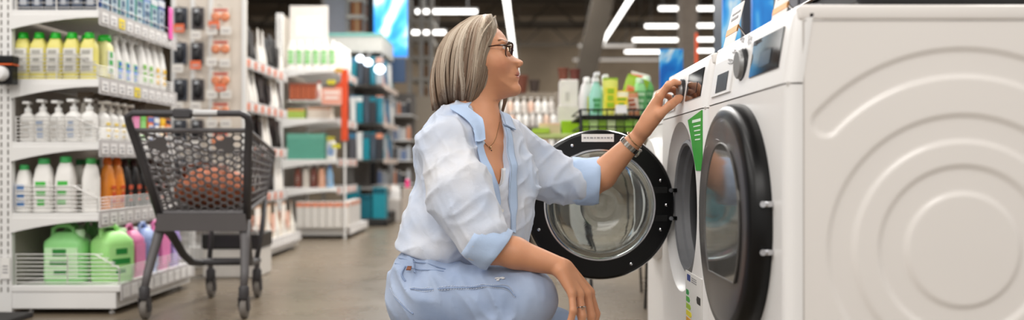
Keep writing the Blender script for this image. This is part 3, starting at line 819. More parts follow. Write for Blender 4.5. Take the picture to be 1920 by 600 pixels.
# loose locks lying over the others: (outline path, side, spread, count, lateral or None, tone)
locks = [([(929,29),(926,42),(914,62),(903,82),(898,104),(896,132)],-1,2.6,240,None,0),([(927,30),(930,46),(926,70),(915,96),(906,130),(898,172)],-1,3.0,240,None,1),
         ([(905,31),(880,52),(868,90),(866,130),(872,170),(868,204)],-1,3.2,220,None,3),([(895,33),(852,62),(836,104),(832,150),(838,200)],-1,3.0,200,None,0),
         ([(928,30),(934,60),(939,100),(944,150),(948,185),(941,208)],1,3.0,260,0.060,4),([(925,30),(930,70),(934,120),(936,165),(932,205)],1,3.5,260,0.064,5)]
for pth, side, spr, cnt, lat, tn in locks:
    pth = np.array(pth, float)
    for _k in range(cnt):
        off = rng.normal(0, spr*0.5); m_ = np.linspace(0,1,24)
        base_p = np.stack([np.interp(m_, np.linspace(0,1,len(pth)), pth[:,q]) for q in (0,1)], 1)
        for _q in range(3): base_p[1:-1] = (base_p[:-2]+base_p[1:-1]*2+base_p[2:])/4
        c = rp_(base_p); w_ = np.sin(tt*PI*0.85+0.15)
        cx = c[:,0]+off*w_+rng.normal(0,0.5)*tt; cy = c[:,1]+rng.normal(0,2.0)*tt
        U = (cx-893)*HS; Vv = -(cy-110)*HS
        L = (hinf.half(U, Vv)+0.0035*w_*(1-abs(off)/(spr*1.6))) if lat is None else np.minimum(lat+0*tt, 0.02+0.08*tt)+0.002*off*tt
        L = np.maximum(L, 0.001)
        pts = np.stack([HO.x+U, HO.y+side*L, HO.z+Vv], -1)
        low = np.array(lin((118,92,74))[:3]); mx_ = np.clip((tt-0.45)*1.3,0,0.75) if lat is None else np.clip(0.35+tt*0.5,0,0.85)
        cc = tones[tn if rng.uniform() < 0.7 else int(rng.integers(0,6))][None,:]*(1-mx_[:,None])+low[None,:]*mx_[:,None]
        strand(pts, 0.0006*np.interp(tt,[0,0.1,0.8,1],[0.6,1,0.9,0.12])*rng.uniform(0.7,1.3), cc)
hs = npmesh('hair_strand_layer', np.concatenate(VV), np.concatenate(FF), HAIRM, hb, True)
set_tint(hs, np.concatenate(CC))

# ---- shirt
_L = np.random.default_rng(5).uniform(0,1,(32,32,32))
def vnoise(x, y, z):
    i = np.floor(x).astype(int); j = np.floor(y).astype(int); k = np.floor(z).astype(int)
    fx, fy, fz = x-i, y-j, z-k
    fx, fy, fz = [t*t*(3-2*t) for t in (fx,fy,fz)]
    i0,j0,k0,i1,j1,k1 = i%32,j%32,k%32,(i+1)%32,(j+1)%32,(k+1)%32
    a = _L[i0,j0,k0]*(1-fx)+_L[i1,j0,k0]*fx; b = _L[i0,j1,k0]*(1-fx)+_L[i1,j1,k0]*fx
    c = _L[i0,j0,k1]*(1-fx)+_L[i1,j0,k1]*fx; d = _L[i0,j1,k1]*(1-fx)+_L[i1,j1,k1]*fx
    return (a*(1-fy)+b*fy)*(1-fz)+(c*(1-fy)+d*fy)*fz
def ridge(n): return 1-np.abs(2*n-1)
def folds(p):
    x, y, z = p[...,0], p[...,1], p[...,2]
    wv = 0.035*(vnoise(x*9+3,y*9,z*9)-0.5)
    # folds fall from the shoulder: long along a, short across b
    a = 0.45*x-0.89*z+wv; b = 0.89*x+0.45*z+wv
    n1 = ridge(vnoise(b*17+1.3, y*13, a*5.5+4))
    a2 = 0.8*x+0.6*z-wv; b2 = -0.6*x+0.8*z+wv
    n2 = ridge(vnoise(a2*6+7, y*12+5, b2*24+2))
    n3 = vnoise(x*7, y*7, z*7)
    n4 = ridge(vnoise(b*40, y*30, a*22+9))
    n5 = ridge(vnoise(b*30+9, y*18, a*9+2))
    n6 = ridge(vnoise(a2*8+1, y*9+2, b2*15+6))
    return -(0.008*(n1**3-0.45)*(0.35+n3)+0.008*(n2**4-0.38)*(1.15-n3)+0.006*(n5**4-0.38)*(0.3+n3)+0.007*(n6**5-0.32)*(0.4+n3)+0.0014*(n4**2-0.5))
S1 = P(836,275,2.185); S2 = P(862,378,2.10); S3 = P(898,446,2.05)
shirt = tors(0.018)+[Ell(P(889,275,2.325), (0.085,0.15,0.055), (Fd,Ld,Ud), 0.04),
    Cone(P(888,236,2.325), P(886,262,2.325), 0.058, 0.09, 0.03),
    Cone(RSH, P(858,268,2.23), 0.062, 0.07, 0.04), Cone(LSH, P(945,264,2.42), 0.056, 0.064, 0.04),
    Ell(P(836,468,2.265), (0.112,0.148,0.075), (Fd,Ld,Ud), 0.05), Ell(P(856,430,2.27), (0.120,0.145,0.085), (Fd,Ld,Ut), 0.05),
    Ell(P(955,400,2.27), (0.045,0.09,0.11), (Fd,Ld,Ud), 0.05)]
for s in (1,-1): shirt.append(Ell(CH+Fd*0.068+Ld*0.068*s+Vector((0.01,0,-0.02)), (0.062,0.068,0.065), (Fd,Ld,Ud), 0.04))
shirt += [Cone(S1, S2, 0.064, 0.069, 0.012), Cone(S2, S3, 0.069, 0.054, 0.02), Cone(S2+Vector((0.01,0.0,0.02)), S3+Vector((0.005,0,0.015)), 0.07, 0.05, 0.03),
          Cone(LSH, P(1030,326,2.49), 0.058, 0.062, 0.014), Cone(P(1030,326,2.49), P(1082,340,2.49), 0.062, 0.054, 0.02), Cone(P(1005,335,2.47), P(1070,348,2.485), 0.06, 0.052, 0.03)]
# flat hem and open neck
VB = P(950,350,2.17)
hem_n = Vector((-0.28,0,-1))
shirt += [Disp(folds), Plane(P(795,490,2.12), hem_n, 0.006),
          Cone(P(893,205,2.325), P(908,250,2.27), 0.057, 0.050, 0.004, '-'),
          Cone(P(912,245,2.25), P(934,292,2.215), 0.044, 0.036, 0.004, '-'),
          Cone(P(932,292,2.20), VB, 0.041, 0.027, 0.004, '-')]
sv, sf = mesh_sdf(shirt, (-0.36,1.92,0.36), (0.26,2.66,0.86), 0.0036, None, 0.012)
def cloth(name, col, col2, thr=0.5, rough=0.8, trl=0.0, wscale=900):
    m = mat(name, col, rough, var=0.0, sheen=0.25)
    nt = m.node_tree; b = nt.nodes['Principled BSDF']; tc = [n for n in nt.nodes if n.type == 'TEX_COORD'][0]
    n = nt.nodes.new('ShaderNodeTexNoise'); n.inputs['Scale'].default_value = 6; n.inputs['Detail'].default_value = 5
    r = nt.nodes.new('ShaderNodeValToRGB'); r.color_ramp.elements[0].position = thr-0.2; r.color_ramp.elements[1].position = thr+0.2
    r.color_ramp.elements[0].color = lin(col); r.color_ramp.elements[1].color = lin(col2)
    nt.links.new(tc.outputs['Object'], n.inputs['Vector']); nt.links.new(n.outputs['Fac'], r.inputs['Fac']); nt.links.new(r.outputs['Color'], b.inputs['Base Color'])
    w = nt.nodes.new('ShaderNodeTexNoise'); w.inputs['Scale'].default_value = wscale; w.inputs['Detail'].default_value = 2
    w2 = nt.nodes.new('ShaderNodeTexNoise'); w2.inputs['Scale'].default_value = 28; w2.inputs['Detail'].default_value = 5; w2.inputs['Distortion'].default_value = 1.2
    ad = nt.nodes.new('ShaderNodeMath'); ad.operation = 'MULTIPLY_ADD'; ad.inputs[1].default_value = 3.0
    bp = nt.nodes.new('ShaderNodeBump'); bp.inputs['Strength'].default_value = 0.35; bp.inputs['Distance'].default_value = 0.0016
    for k in (w, w2): nt.links.new(tc.outputs['Object'], k.inputs['Vector'])
    nt.links.new(w2.outputs['Fac'], ad.inputs[0]); nt.links.new(w.outputs['Fac'], ad.inputs[2]); nt.links.new(ad.outputs[0], bp.inputs['Height']); nt.links.new(bp.outputs['Normal'], b.inputs['Normal'])
    return m
SHIRT = cloth('pale_blue_linen', (184,199,224), (212,212,216), 0.47)
SHIRTB = cloth('blue_linen', (176,199,231), (186,206,235))
sh = npmesh('shirt', sv, sf, SHIRT, person)
def ring_cuff(c, axis, r, half, name, sq=1.0):
    c = Vector(c); ax = Vector(axis).normalized(); up = Vector((0,0,1)); a = ax.cross(up).normalized(); b = a.cross(ax).normalized()
    prof = [(-1.0,0.90),(-1.03,1.0),(-0.6,1.05),(0.0,1.04),(0.6,1.06),(1.0,1.03),(1.06,0.98),(1.0,0.93),(0.5,0.92),(-0.2,0.86)]
    loops = []
    for t, k in prof:
        lp = []
        for i in range(64):
            an = 2*PI*i/64; w = 1+0.035*math.sin(3*an+2*t)+0.02*math.sin(7*an-3*t)+0.012*math.sin(13*an+5*t)
            rr = r*k*w; lp.append(c+ax*(half*t*(1+0.05*math.sin(2*an)))+a*(rr*math.cos(an)*sq)+b*(rr*math.sin(an)))
        loops.append(lp)
    m = MB(); m.rings(loops, True, False, False); return m.build(name, SHIRTB, sh, 'all')
ring_cuff(P(912,455,2.05), (0.74,0.0,-0.52), 0.0525, 0.034, 'cuff')
ring_cuff(P(1098,339,2.49), (1.0,-0.05,-0.02), 0.0625, 0.036, 'cuff', 0.9)
# collar, placket, buttons: ribbons laid on the shirt surface
nocut = shirt[:-4]
def ribbon(A, B, name, m_, parent, off=0.004, thick=0.0025, n=26, rowsn=7, disp=None, prims=None):
    prims = prims or nocut
    def resample(c, n):
        c = [Vector(q) for q in c]; ds = [0]
        for i in range(1,len(c)): ds.append(ds[-1]+(c[i]-c[i-1]).length)
        out = []
        for k in range(n):
            t = ds[-1]*k/(n-1); j = max(i for i in range(len(c)) if ds[i] <= t+1e-9); j = min(j, len(c)-2)
            u = (t-ds[j])/max(ds[j+1]-ds[j],1e-9); out.append(c[j].lerp(c[j+1], u))
        return out
    a = resample(A, n); b = resample(B, n); top = []; 
    for i in range(n):
        top.append([onsurf(a[i].lerp(b[i], j/(rowsn-1)), prims, off, 5, disp) for j in range(rowsn)])
    T = np.array([[list(q) for q in r] for r in top])
    for _ in range(2):
        T[1:-1] = (T[:-2]+2*T[1:-1]+T[2:])/4
        T[:,1:-1] = (T[:,:-2]+2*T[:,1:-1]+T[:,2:])/4
    # thickness by gradient from the surface normal
    du = np.gradient(T, axis=0); dv = np.gradient(T, axis=1); nn = np.cross(du, dv); nn /= np.linalg.norm(nn, axis=-1)[...,None]+1e-9
    Bt = T-nn*thick
    V = np.concatenate([T.reshape(-1,3), Bt.reshape(-1,3)]); N = n*rowsn; id0 = np.arange(N).reshape(n,rowsn); Fq = []
    for i in range(n-1):
        for j in range(rowsn-1):
            Fq.append((id0[i,j],id0[i+1,j],id0[i+1,j+1],id0[i,j+1])); Fq.append(tuple(N+q for q in (id0[i,j+1],id0[i+1,j+1],id0[i+1,j],id0[i,j])))
    def edge(l):
        for q, r in zip(l[:-1], l[1:]): Fq.append((q, r, r+N, q+N))
    edge(list(id0[:,0])); edge(list(id0[:,-1])); edge(list(id0[0])); edge(list(id0[-1]))
    return npmesh(name, V, Fq, m_, parent)
# near front edge of the opening, with its placket
ribbon([P(893,262,2.20),P(910,290,2.18),P(930,328,2.16),P(944,358,2.16),P(956,400,2.16),P(958,440,2.16)],
       [P(880,268,2.19),P(896,298,2.17),P(915,336,2.15),P(930,366,2.15),P(942,405,2.15),P(944,440,2.15)], 'placket', SHIRTB, sh, 0.003)
ribbon([P(936,240,2.27),P(946,270,2.25),P(955,310,2.22),P(962,345,2.20),P(968,390,2.19),P(966,440,2.19)],
       [P(952,240,2.29),P(966,270,2.27),P(976,310,2.24),P(980,345,2.22),P(982,390,2.20),P(980,440,2.20)], 'placket', SHIRTB, sh, 0.004)
# collar wings
m = MB()
def wing(pts, th, name):
    m = MB(); a = [Vector(p) for p in pts]; n_ = (a[1]-a[0]).cross(a[2]-a[0]).normalized()*th
    c = sum(a, Vector())/len(a)
    m.rings([[p for p in a], [p+n_ for p in a]])
    bmesh.ops.subdivide_edges(m.bm, edges=m.bm.edges[:], cuts=4, use_grid_fill=True)
    for v in m.bm.verts:
        v.co += n_.normalized()*0.003*math.sin(v.co.x*70+v.co.z*50)
    return m.build(name, SHIRTB, sh, True)
ribbon([P(868,214,2.262),P(878,236,2.235),P(886,258,2.205),P(893,272,2.19)],
       [P(846,212,2.25),P(850,232,2.22),P(860,252,2.19),P(884,268,2.17)], 'collar', SHIRTB, sh, 0.010, 0.003, 16, 7, None)
ribbon([P(932,206,2.33),P(938,222,2.29),P(944,238,2.26)],
       [P(950,212,2.37),P(960,228,2.34),P(962,246,2.31)], 'collar', SHIRTB, sh, 0.008, 0.003, 12, 6, None)
# standing collar band round the back of the neck
m = MB(); lo_, hi_ = [], []
for i in range(28):
    a = math.radians(62+(360-124)*i/27)
    c = P(889,228,2.325); dvec = Fd*math.cos(a)*0.066+Ld*math.sin(a)*0.066
    lo_.append(c+dvec*1.06+Vector((0,0,-0.012-0.03*max(0,math.cos(a))))); hi_.append(c+dvec*0.98+Vector((-0.004,0,0.026-0.03*max(0,math.cos(a)))))
loops = [lo_, hi_, [p+(c-p).normalized()*0.004 for p in hi_], [p+(c-p).normalized()*0.004 for p in lo_]]
L = [[m.bm.verts.new(p) for p in lp] for lp in loops]
for a, b in zip(L, L[1:]+L[:1]):
    for i in range(27): m.bm.faces.new((a[i], a[i+1], b[i+1], b[i]))
m.build('collar_band', SHIRTB, sh, 'all')
BTN = mat('shell_button', (225,222,215), 0.3)
for (x, y, d) in ((948,392,2.16),(951,422,2.16),(951,452,2.16)):
    p = onsurf(P(x,y,d), nocut, 0.006, 6); m = MB(); m.lathe([(0.0048,0.0),(0.0048,0.002),(0.001,0.0022)],16,(0,0,0),'z'); o = m.build('button', BTN, sh, True)
    o.location = p; o.rotation_euler = Vector((0.45,-0.9,0.1)).to_track_quat('Z','Y').to_euler()
# white undershirt under the opening
ribbon([P(936,318,2.21),P(934,345,2.20),P(940,385,2.19)], [P(958,312,2.24),P(968,345,2.23),P(968,385,2.22)], 'undershirt', mat('white_cotton', (236,236,238), 0.8, var=0.02), person, 0.006, 0.002, 12, 6, None, body)

# ---- jeans
def jf(p):
    x, y, z = p[...,0], p[...,1], p[...,2]
    wv = 0.03*(vnoise(x*10+5,y*10,z*10)-0.5)
    kn = 1.3*np.exp(-((x+0.03)**2+(z-0.32)**2)/0.006)+0.7*np.exp(-((x+0.20)**2+(z-0.42)**2)/0.006)
    n1 = ridge(vnoise((x*0.5-z*0.85+wv)*9+2, y*9, (x*0.85+z*0.5)*30+wv*30)); n2 = ridge(vnoise((x+wv)*34, y*20+3, z*12+x*20))
    hip = np.exp(-((x+0.23)**2+(z-0.41)**2)/0.004)
    return -0.0065*(n1**3-0.45)*(0.5+1.2*kn+hip)-0.003*(n2**3-0.45)*(0.45+1.3*kn+hip)
RK2 = P(984,562,2.085)
jeans = [Ell(P(822,552,2.245), (0.106,0.158,0.112), (Fd,Ld,Ud), 0.04), Ell(P(832,500,2.25), (0.104,0.146,0.08), (Fd,Ld,Ud), 0.04),
         Plane(P(795,478,2.12), Vector((0.28,0,1)), 0.004),
         Cone(P(818,566,2.150), RK2, 0.090, 0.078, 0.012), Cone(RK2, RK2+Vector((-0.10,0,-0.11)), 0.074, 0.066, 0.006), Cone(RK2+Vector((-0.10,0,-0.11)), RA+Vector((0,0,0.03)), 0.066, 0.050, 0.02),
         Cone(LHP, LK, 0.092, 0.066, 0.03), Cone(LK, LA+Vector((0,0,0.03)), 0.064, 0.050, 0.02)]
jv, jfq = mesh_sdf(jeans, (-0.50,1.88,0.06), (0.32,2.68,0.60), 0.0045, jf, 0.006)
DENIM = cloth('washed_denim', (136,155,188), (176,190,214), 0.5, 0.85, wscale=1400)
jn = npmesh('jeans', jv, jfq, DENIM, person)
# seams on the thigh
SEAMD = mat('denim_seam', (138,156,188), 0.85)
def seam(px, name='seam', r=0.0016, m_=SEAMD):
    pts = []
    for a, b in zip(px[:-1], px[1:]):
        for k in range(6): t = k/6; pts.append(P(*[a[i]*(1-t)+b[i]*t for i in range(3)]))
    pts.append(P(*px[-1])); pts = [onsurf(p, jeans, 0.0010, 5, jf) for p in pts]
    for _ in range(8): pts = [pts[0]]+[(pts[i-1]+pts[i]*2+pts[i+1])/4 for i in range(1,len(pts)-1)]+[pts[-1]]
    m = MB(); m.tube(pts, r, 6); return m.build(name, m_, jn, True)
THR = mat('pale_stitch', (196,204,218), 0.9)
def stitches(px, r=0.0009):
    pts = []
    for a, b in zip(px[:-1], px[1:]):
        for k in range(10): t = k/10; pts.append(P(*[a[i]*(1-t)+b[i]*t for i in range(3)]))
    pts = [onsurf(p, jeans, 0.0014, 4, jf) for p in pts]; m = MB()
    for _ in range(8): pts = [pts[0]]+[(pts[i-1]+pts[i]*2+pts[i+1])/4 for i in range(1,len(pts)-1)]+[pts[-1]]
    for i in range(0, len(pts)-1): m.tube([pts[i], pts[i].lerp(pts[i+1], 0.6)], r, 5)
    m.build('stitching', THR, jn)
sl = [(762,533,2.08),(800,536,2.05),(850,535,2.04),(900,532,2.03),(938,533,2.02),(956,542,2.02),(966,556,2.01)]
seam(sl, r=0.0018); stitches([(x,y+4,d) for x,y,d in sl]); stitches([(x,y-4,d) for x,y,d in sl])
sl = [(727,540,2.14),(738,570,2.09),(756,596,2.06)]
seam(sl); stitches([(x+4,y,d) for x,y,d in sl])
sl = [(757,522,2.10),(752,512,2.12),(760,500,2.13)]
seam(sl, r=0.0022)
for yy, rr in ((486,0.0013),(503,0.0013)):
    seam([(742,yy-8,2.16),(770,yy-2,2.11),(800,yy+2,2.10),(832,yy+4,2.10)], 'waistband_edge', rr)
ribbon([P(770,482,2.12),P(771,506,2.1)], [P(777,484,2.12),P(778,507,2.1)], 'belt_loop', SEAMD, jn, 0.004, 0.002, 8, 4, jf, jeans)
ribbon([P(757,493,2.1),P(768,495,2.1)], [P(755,503,2.1),P(766,504,2.1)], 'leather_patch', mat('leather_brown', (140,84,58), 0.6), jn, 0.0045, 0.002, 5, 4, None, jeans)
for (x, y, w) in ((927,512,8),(935,515,9),(941,518,7),(930,518,6),(944,514,4)):
    ribbon([P(x-w/2,y-2,2.03),P(x+w/2,y-1,2.03)], [P(x-w/2,y+2,2.03),P(x+w/2,y+3,2.03)], 'frayed_threads', mat('white_thread', (228,228,230), 0.9), jn, 0.0022, 0.001, 5, 3, jf, jeans)
# shoes
for c, nm in ((RA,'right'),(LA,'left')):
    dz = -c.z
    sho = [Ell((c.x+0.02,c.y,0.055), (0.055,0.038,0.045), k=0.02), Cone((c.x+0.02,c.y,0.045), (c.x+0.15,c.y-0.01,0.035), 0.036, 0.034, 0.03), Cone((c.x-0.01,c.y,0.05), (c.x-0.005,c.y,0.085), 0.040, 0.038, 0.02), Plane((0,0,0.012),(0,0,-1),0.004)]
    v_, f_ = mesh_sdf(sho, (c.x-0.09,c.y-0.08,0.0), (c.x+0.23,c.y+0.08,0.16), 0.004)
    so = npmesh('shoe', v_, f_, mat('white_sneaker', (228,226,222), 0.5), person)
    m = MB(); m.rings([[(c.x+0.055+0.115*math.cos(a), c.y-0.004+0.040*math.sin(a), z) for a in np.linspace(0,2*PI,32,endpoint=False)] for z in (0.0,0.018)]); m.build('sole', mat('rubber_sole', (205,200,192), 0.7), so)

# ---- watch, bracelet, ring, necklace
def band_on(c, axis, r, half, name, mt, links=0, parent=person, th=0.0018, sq=1.0):
    c = Vector(c); ax = Vector(axis).normalized(); a = ax.cross(Vector((0,1,0))).normalized(); b = a.cross(ax).normalized()
    m = MB()
    if links:
        for i in range(links):
            an0 = 2*PI*i/links; an1 = 2*PI*(i+0.86)/links; 
            for hx0, hx1 in ((-1,-0.4),(-0.34,0.34),(0.4,1)):
                ps = []
                for rr in (r, r+th*(1.3 if hx0 == -0.34 else 1)):
                    for an, hx in ((an0,hx0),(an1,hx0),(an1,hx1),(an0,hx1)): ps.append(c+ax*half*hx+a*rr*math.cos(an)+b*rr*math.sin(an)*sq)
                m.hexa(ps)
    return m.build(name, mt, parent)
wa = P(1181,273,2.457); wdir = P(1196,257,2.45)-P(1128,328,2.48)
STEEL = mat('steel_watch', (176,172,164), 0.22, metal=0.95, var=0.05)
w = band_on(wa, wdir, 0.0282, 0.0065, 'wristwatch', STEEL, 26)
ax = wdir.normalized(); tdir = Vector((0.55,0.1,-0.75)); tdir = (tdir-ax*tdir.dot(ax)).normalized()
m = MB(); m.lathe([(0.013,0.0),(0.0135,0.004),(0.012,0.007),(0.001,0.0072)],28,(0,0,0),'z'); wc = m.build('watch_case', STEEL, w, True); wc.location = wa+tdir*0.027; wc.rotation_euler = tdir.to_track_quat('Z','Y').to_euler()
ba = P(1189,262,2.452); pts = []
aa = ax.cross(Vector((0,1,0))).normalized(); bb = aa.cross(ax).normalized()
for i in range(40):
    an = 2*PI*i/40; pts.append(ba+ax*0.004*math.sin(an+0.6)+aa*0.0265*math.cos(an)+bb*0.0265*math.sin(an))
m = MB(); m.tube(pts, [0.0012+0.0005*(i % 2) for i in range(40)], 6, True); m.build('bracelet', mat('thin_gold', (196,170,130), 0.25, metal=1.0), person, True)
j0, j1 = P(*RH['ring'][0]), P(*RH['ring'][1]); rp = j0.lerp(j1, 0.62); ax2 = (j1-j0).normalized(); a2 = ax2.cross(Vector((0,1,0))).normalized(); b2 = a2.cross(ax2)
m = MB(); m.tube([rp+(a2*math.cos(t)+b2*math.sin(t))*0.0102 for t in np.linspace(0,2*PI,28,endpoint=False)], 0.0013, 6, True)
rg = m.build('ring', mat('silver_ring', (205,203,198), 0.15, metal=1.0), person, True)
m = MB(); m.lathe([(0.003,-0.001),(0.0034,0.001),(0.0015,0.0025),(0.0003,0.0026)],10,(0,0,0),'z'); g_ = m.build('gemstone', GLASS, rg); g_.location = rp+Vector((0.2,-0.98,0)).normalized()*0.0112; g_.rotation_euler = Vector((0.2,-1,0)).to_track_quat('Z','Y').to_euler()
pts = [onsurf(P(*q), body, 0.0012, 5) for q in ((882,225,2.25),(890,238,2.23),(900,248,2.21),(911,257,2.2),(921,263,2.2),(930,266,2.2),(935,262,2.22),(938,252,2.24),(939,240,2.26),(938,228,2.28))]
m = MB(); m.tube(pts, 0.0008, 6); nk = m.build('necklace', mat('thin_gold', (196,170,130), 0.25, metal=1.0), person, True)
m = MB(); m.lathe([(0.001,0.004),(0.0028,0.0),(0.001,-0.004)],10,tuple(onsurf(P(933,266,2.2), body, 0.003, 5)),'z'); m.build('pendant', mat('thin_gold', (196,170,130)), nk, True)
# nails on the visible fingers
NAIL = mat('nail', (214,160,146), 0.2, var=0.02)
for hnd, dirv in ((RH, Vector((0.35,-0.85,-0.3))),(LH, Vector((-0.25,-0.55,0.8)))):
    for js in hnd.values():
        t0 = P(*js[-1]); t1 = P(*js[-2]); fd = (t0-t1).normalized(); n_ = (dirv-fd*dirv.dot(fd)).normalized(); sd = fd.cross(n_)
        m = MB(); 
        c = t0+n_*0.0062
        m.rings([[c+fd*(0.005*math.cos(t)+0.001)+sd*0.0042*math.sin(t)-n_*0.001*abs(math.sin(t)) for t in np.linspace(0,2*PI,14,endpoint=False)],
                 [c+fd*(0.0046*math.cos(t)+0.001)+sd*0.0038*math.sin(t)+n_*0.0008 for t in np.linspace(0,2*PI,14,endpoint=False)]])
        m.build('fingernail', NAIL, person, True)
# ------------------------------------------------------------ shelving and goods on the left
SHW = mat('shelf_white', (228,227,225), 0.45, var=0.03, scale=4)
PERF = mat('back_panel', (168,160,150), 0.6, var=0.05, scale=3)
WIRE = mat('zinc_wire', (205,203,200), 0.35, metal=0.5)
RAIL = mat('rail_plastic', (196,193,192), 0.3, var=0.04)
TAGW = mat('tag_white', (232,230,228), 0.5); TAGY = mat('tag_yellow', (238,214,40), 0.5); TAGO = mat('tag_orange', (232,120,72), 0.5)
TAGP = mat('tag_pink', (226,80,170), 0.5)
def gondola(name, label, x0, x1, y0, y1, shelves, basex, tags=None, fences=(), baseh=0.13, post=True):
    """uprights at x0, shelves reaching to x1 (the aisle), from y0 to y1"""
    t = thing('gondola_shelving', label, 'shelving', ((x0+x1)/2, (y0+y1)/2, 0))
    ox, oy = t.location.x, t.location.y
    X0, X1, Y0, Y1, BX = x0-ox, x1-ox, y0-oy, y1-oy, basex-ox
    H = 2.05
    for yy in (Y0, Y1-0.03):
        m = MB(); m.box((X0-0.062,yy,0),(X0,yy+0.03,H),0.003)
        o = m.build('upright', SHW, t)
        q = MB(); z = 0.1
        while z < H-0.05:
            for xo in (-0.046,-0.016): q.box((X0+xo-0.003,yy-0.0006,z),(X0+xo+0.003,yy+0.001,z+0.022))
            z += 0.034
        q.build('slots', mat('slot_dark', (92,86,80), 0.8), o)
    m = MB(); m.box((X0-0.04,Y0+0.03,0.02),(X0-0.02,Y1-0.03,H)); m.build('back_panel', PERF, t)
    m = MB(); m.box((X0,Y0,0.025),(BX-0.02,Y1,baseh-0.03),0.004); m.box((X0,Y0-0.004,baseh-0.03),(BX,Y1+0.004,baseh),0.005); m.build('base', SHW, t)
    q = MB()
    for xx, yy in ((BX-0.06,Y0+0.05),(BX-0.06,Y1-0.05),(X0+0.06,Y0+0.05),(X0+0.06,Y1-0.05)): q.lathe([(0.012,0.0),(0.012,0.008),(0.006,0.01),(0.006,0.026)],10,(xx,yy,0))
    q.build('levelling_feet', SHW, t)
    W = X1-X0
    for si, z in enumerate(shelves):
        m = MB(); m.box((X0,Y0,z-0.028),(X1,Y1,z),0.003); s = m.build('shelf', SHW, t)
        for yy in (Y0-0.004, Y1-0.002):
            pts = [(X0, z-0.022),(X1, z-0.022),(X1, z-0.034)]
            for k in range(9):
                u = 1-k/8; pts.append((X0+W*u*0.98, z-0.034-0.052*((1-u)**1.8)))
            pts.append((X0, z-0.096))
            q = MB(); q.prism(pts, yy, yy+0.006, 'y'); q.build('bracket', SHW, s)
        q = MB(); q.hexa([(X1,Y0,z-0.062),(X1+0.004,Y0,z-0.066),(X1+0.004,Y1,z-0.066),(X1,Y1,z-0.062),(X1,Y0,z+0.012),(X1+0.006,Y0,z+0.012),(X1+0.006,Y1,z+0.012),(X1,Y1,z+0.012)])
        r = q.build('price_rail', RAIL, s)
        yy = Y0+0.02; k = 0; 
        while yy < Y1-0.07:
            tm = TAGW
            if tags: tm = tags(si, k)
            if tm:
                q = MB(); q.box((X1+0.0055,yy,z-0.052),(X1+0.0075,yy+0.062,z-0.005)); q.build('price_tag', tm, s)
                q = MB(); q.box((X1+0.0072,yy+0.008,z-0.026),(X1+0.0080,yy+0.05,z-0.020)); q.box((X1+0.0072,yy+0.020,z-0.044),(X1+0.0080,yy+0.05,z-0.034)); q.build('tag_print', mat('print_grey',(150,148,150),0.6), s)
            yy += 0.088; k += 1
    q = MB(); q.box((BX,Y0,baseh-0.068),(BX+0.005,Y1,baseh+0.006)); r = q.build('price_rail', RAIL, t)
    yy = Y0+0.02
    while yy < Y1-0.07:
        q = MB(); q.box((BX+0.005,yy,baseh-0.058),(BX+0.0075,yy+0.062,baseh-0.008)); q.build('price_tag', TAGW, r); yy += 0.088
    for (z, h, n, xe) in fences:      # wire guards on the end nearest the aisle walk
        q = MB(); xe = xe-ox
        for i in range(n):
            zz = z+0.012+h*i/(n-1)
            cut = 0.0 if i < n*0.55 else (i-n*0.55)/(n*0.45)*0.10
            q.tube([(X0+0.01,Y0+0.012,zz),(xe-0.012-cut,Y0+0.012,zz)],0.0022,5)
        for xx in (X0+0.012, (X0+xe)/2): q.tube([(xx,Y0+0.012,z),(xx,Y0+0.012,z+0.012+h)],0.003,5)
        q.tube([((X0+xe)/2+0.03,Y0+0.012,z+0.012+h),(xe-0.118,Y0+0.012,z+0.012+h),(xe-0.010,Y0+0.012,z+0.012+h*0.5),(xe-0.010,Y0+0.012,z)],0.003,5)
        # guard along the aisle edge
        for i in range(max(2,n-2)):
            zz = z+0.012+h*0.5*i/max(1,n-3); q.tube([(xe-0.012,Y0+0.012,zz),(xe-0.012,Y1-0.012,zz)],0.0018,5)
        yy = Y0+0.012
        while yy < Y1: q.tube([(xe-0.012,yy,z),(xe-0.012,yy,z+0.012+h*0.5)],0.0022,5); yy += 0.145
        q.build('wire_guard', WIRE, t)
    return t
S4 = F/4.04
zA = [1.358, 1.050, 0.769, 0.451]
def tagsA(si, k):
    if si == 0 and k == 2: return TAGY
    if si == 1 and k == 4: return TAGY
    return TAGW
XU = (22-CX)/S4; XA = (185-CX)/S4; BXA = (226-CX)/S4
gondola('a', 'nearest white gondola shelving at the left edge, four shelves over a low base', XU, XA, 4.04, 4.97, zA, BXA, tagsA,
        [(1.358,0.065,4,XA),(1.050,0.10,7,XA),(0.769,0.10,7,XA),(0.451,0.11,7,XA),(0.13,0.125,8,BXA-0.0)])

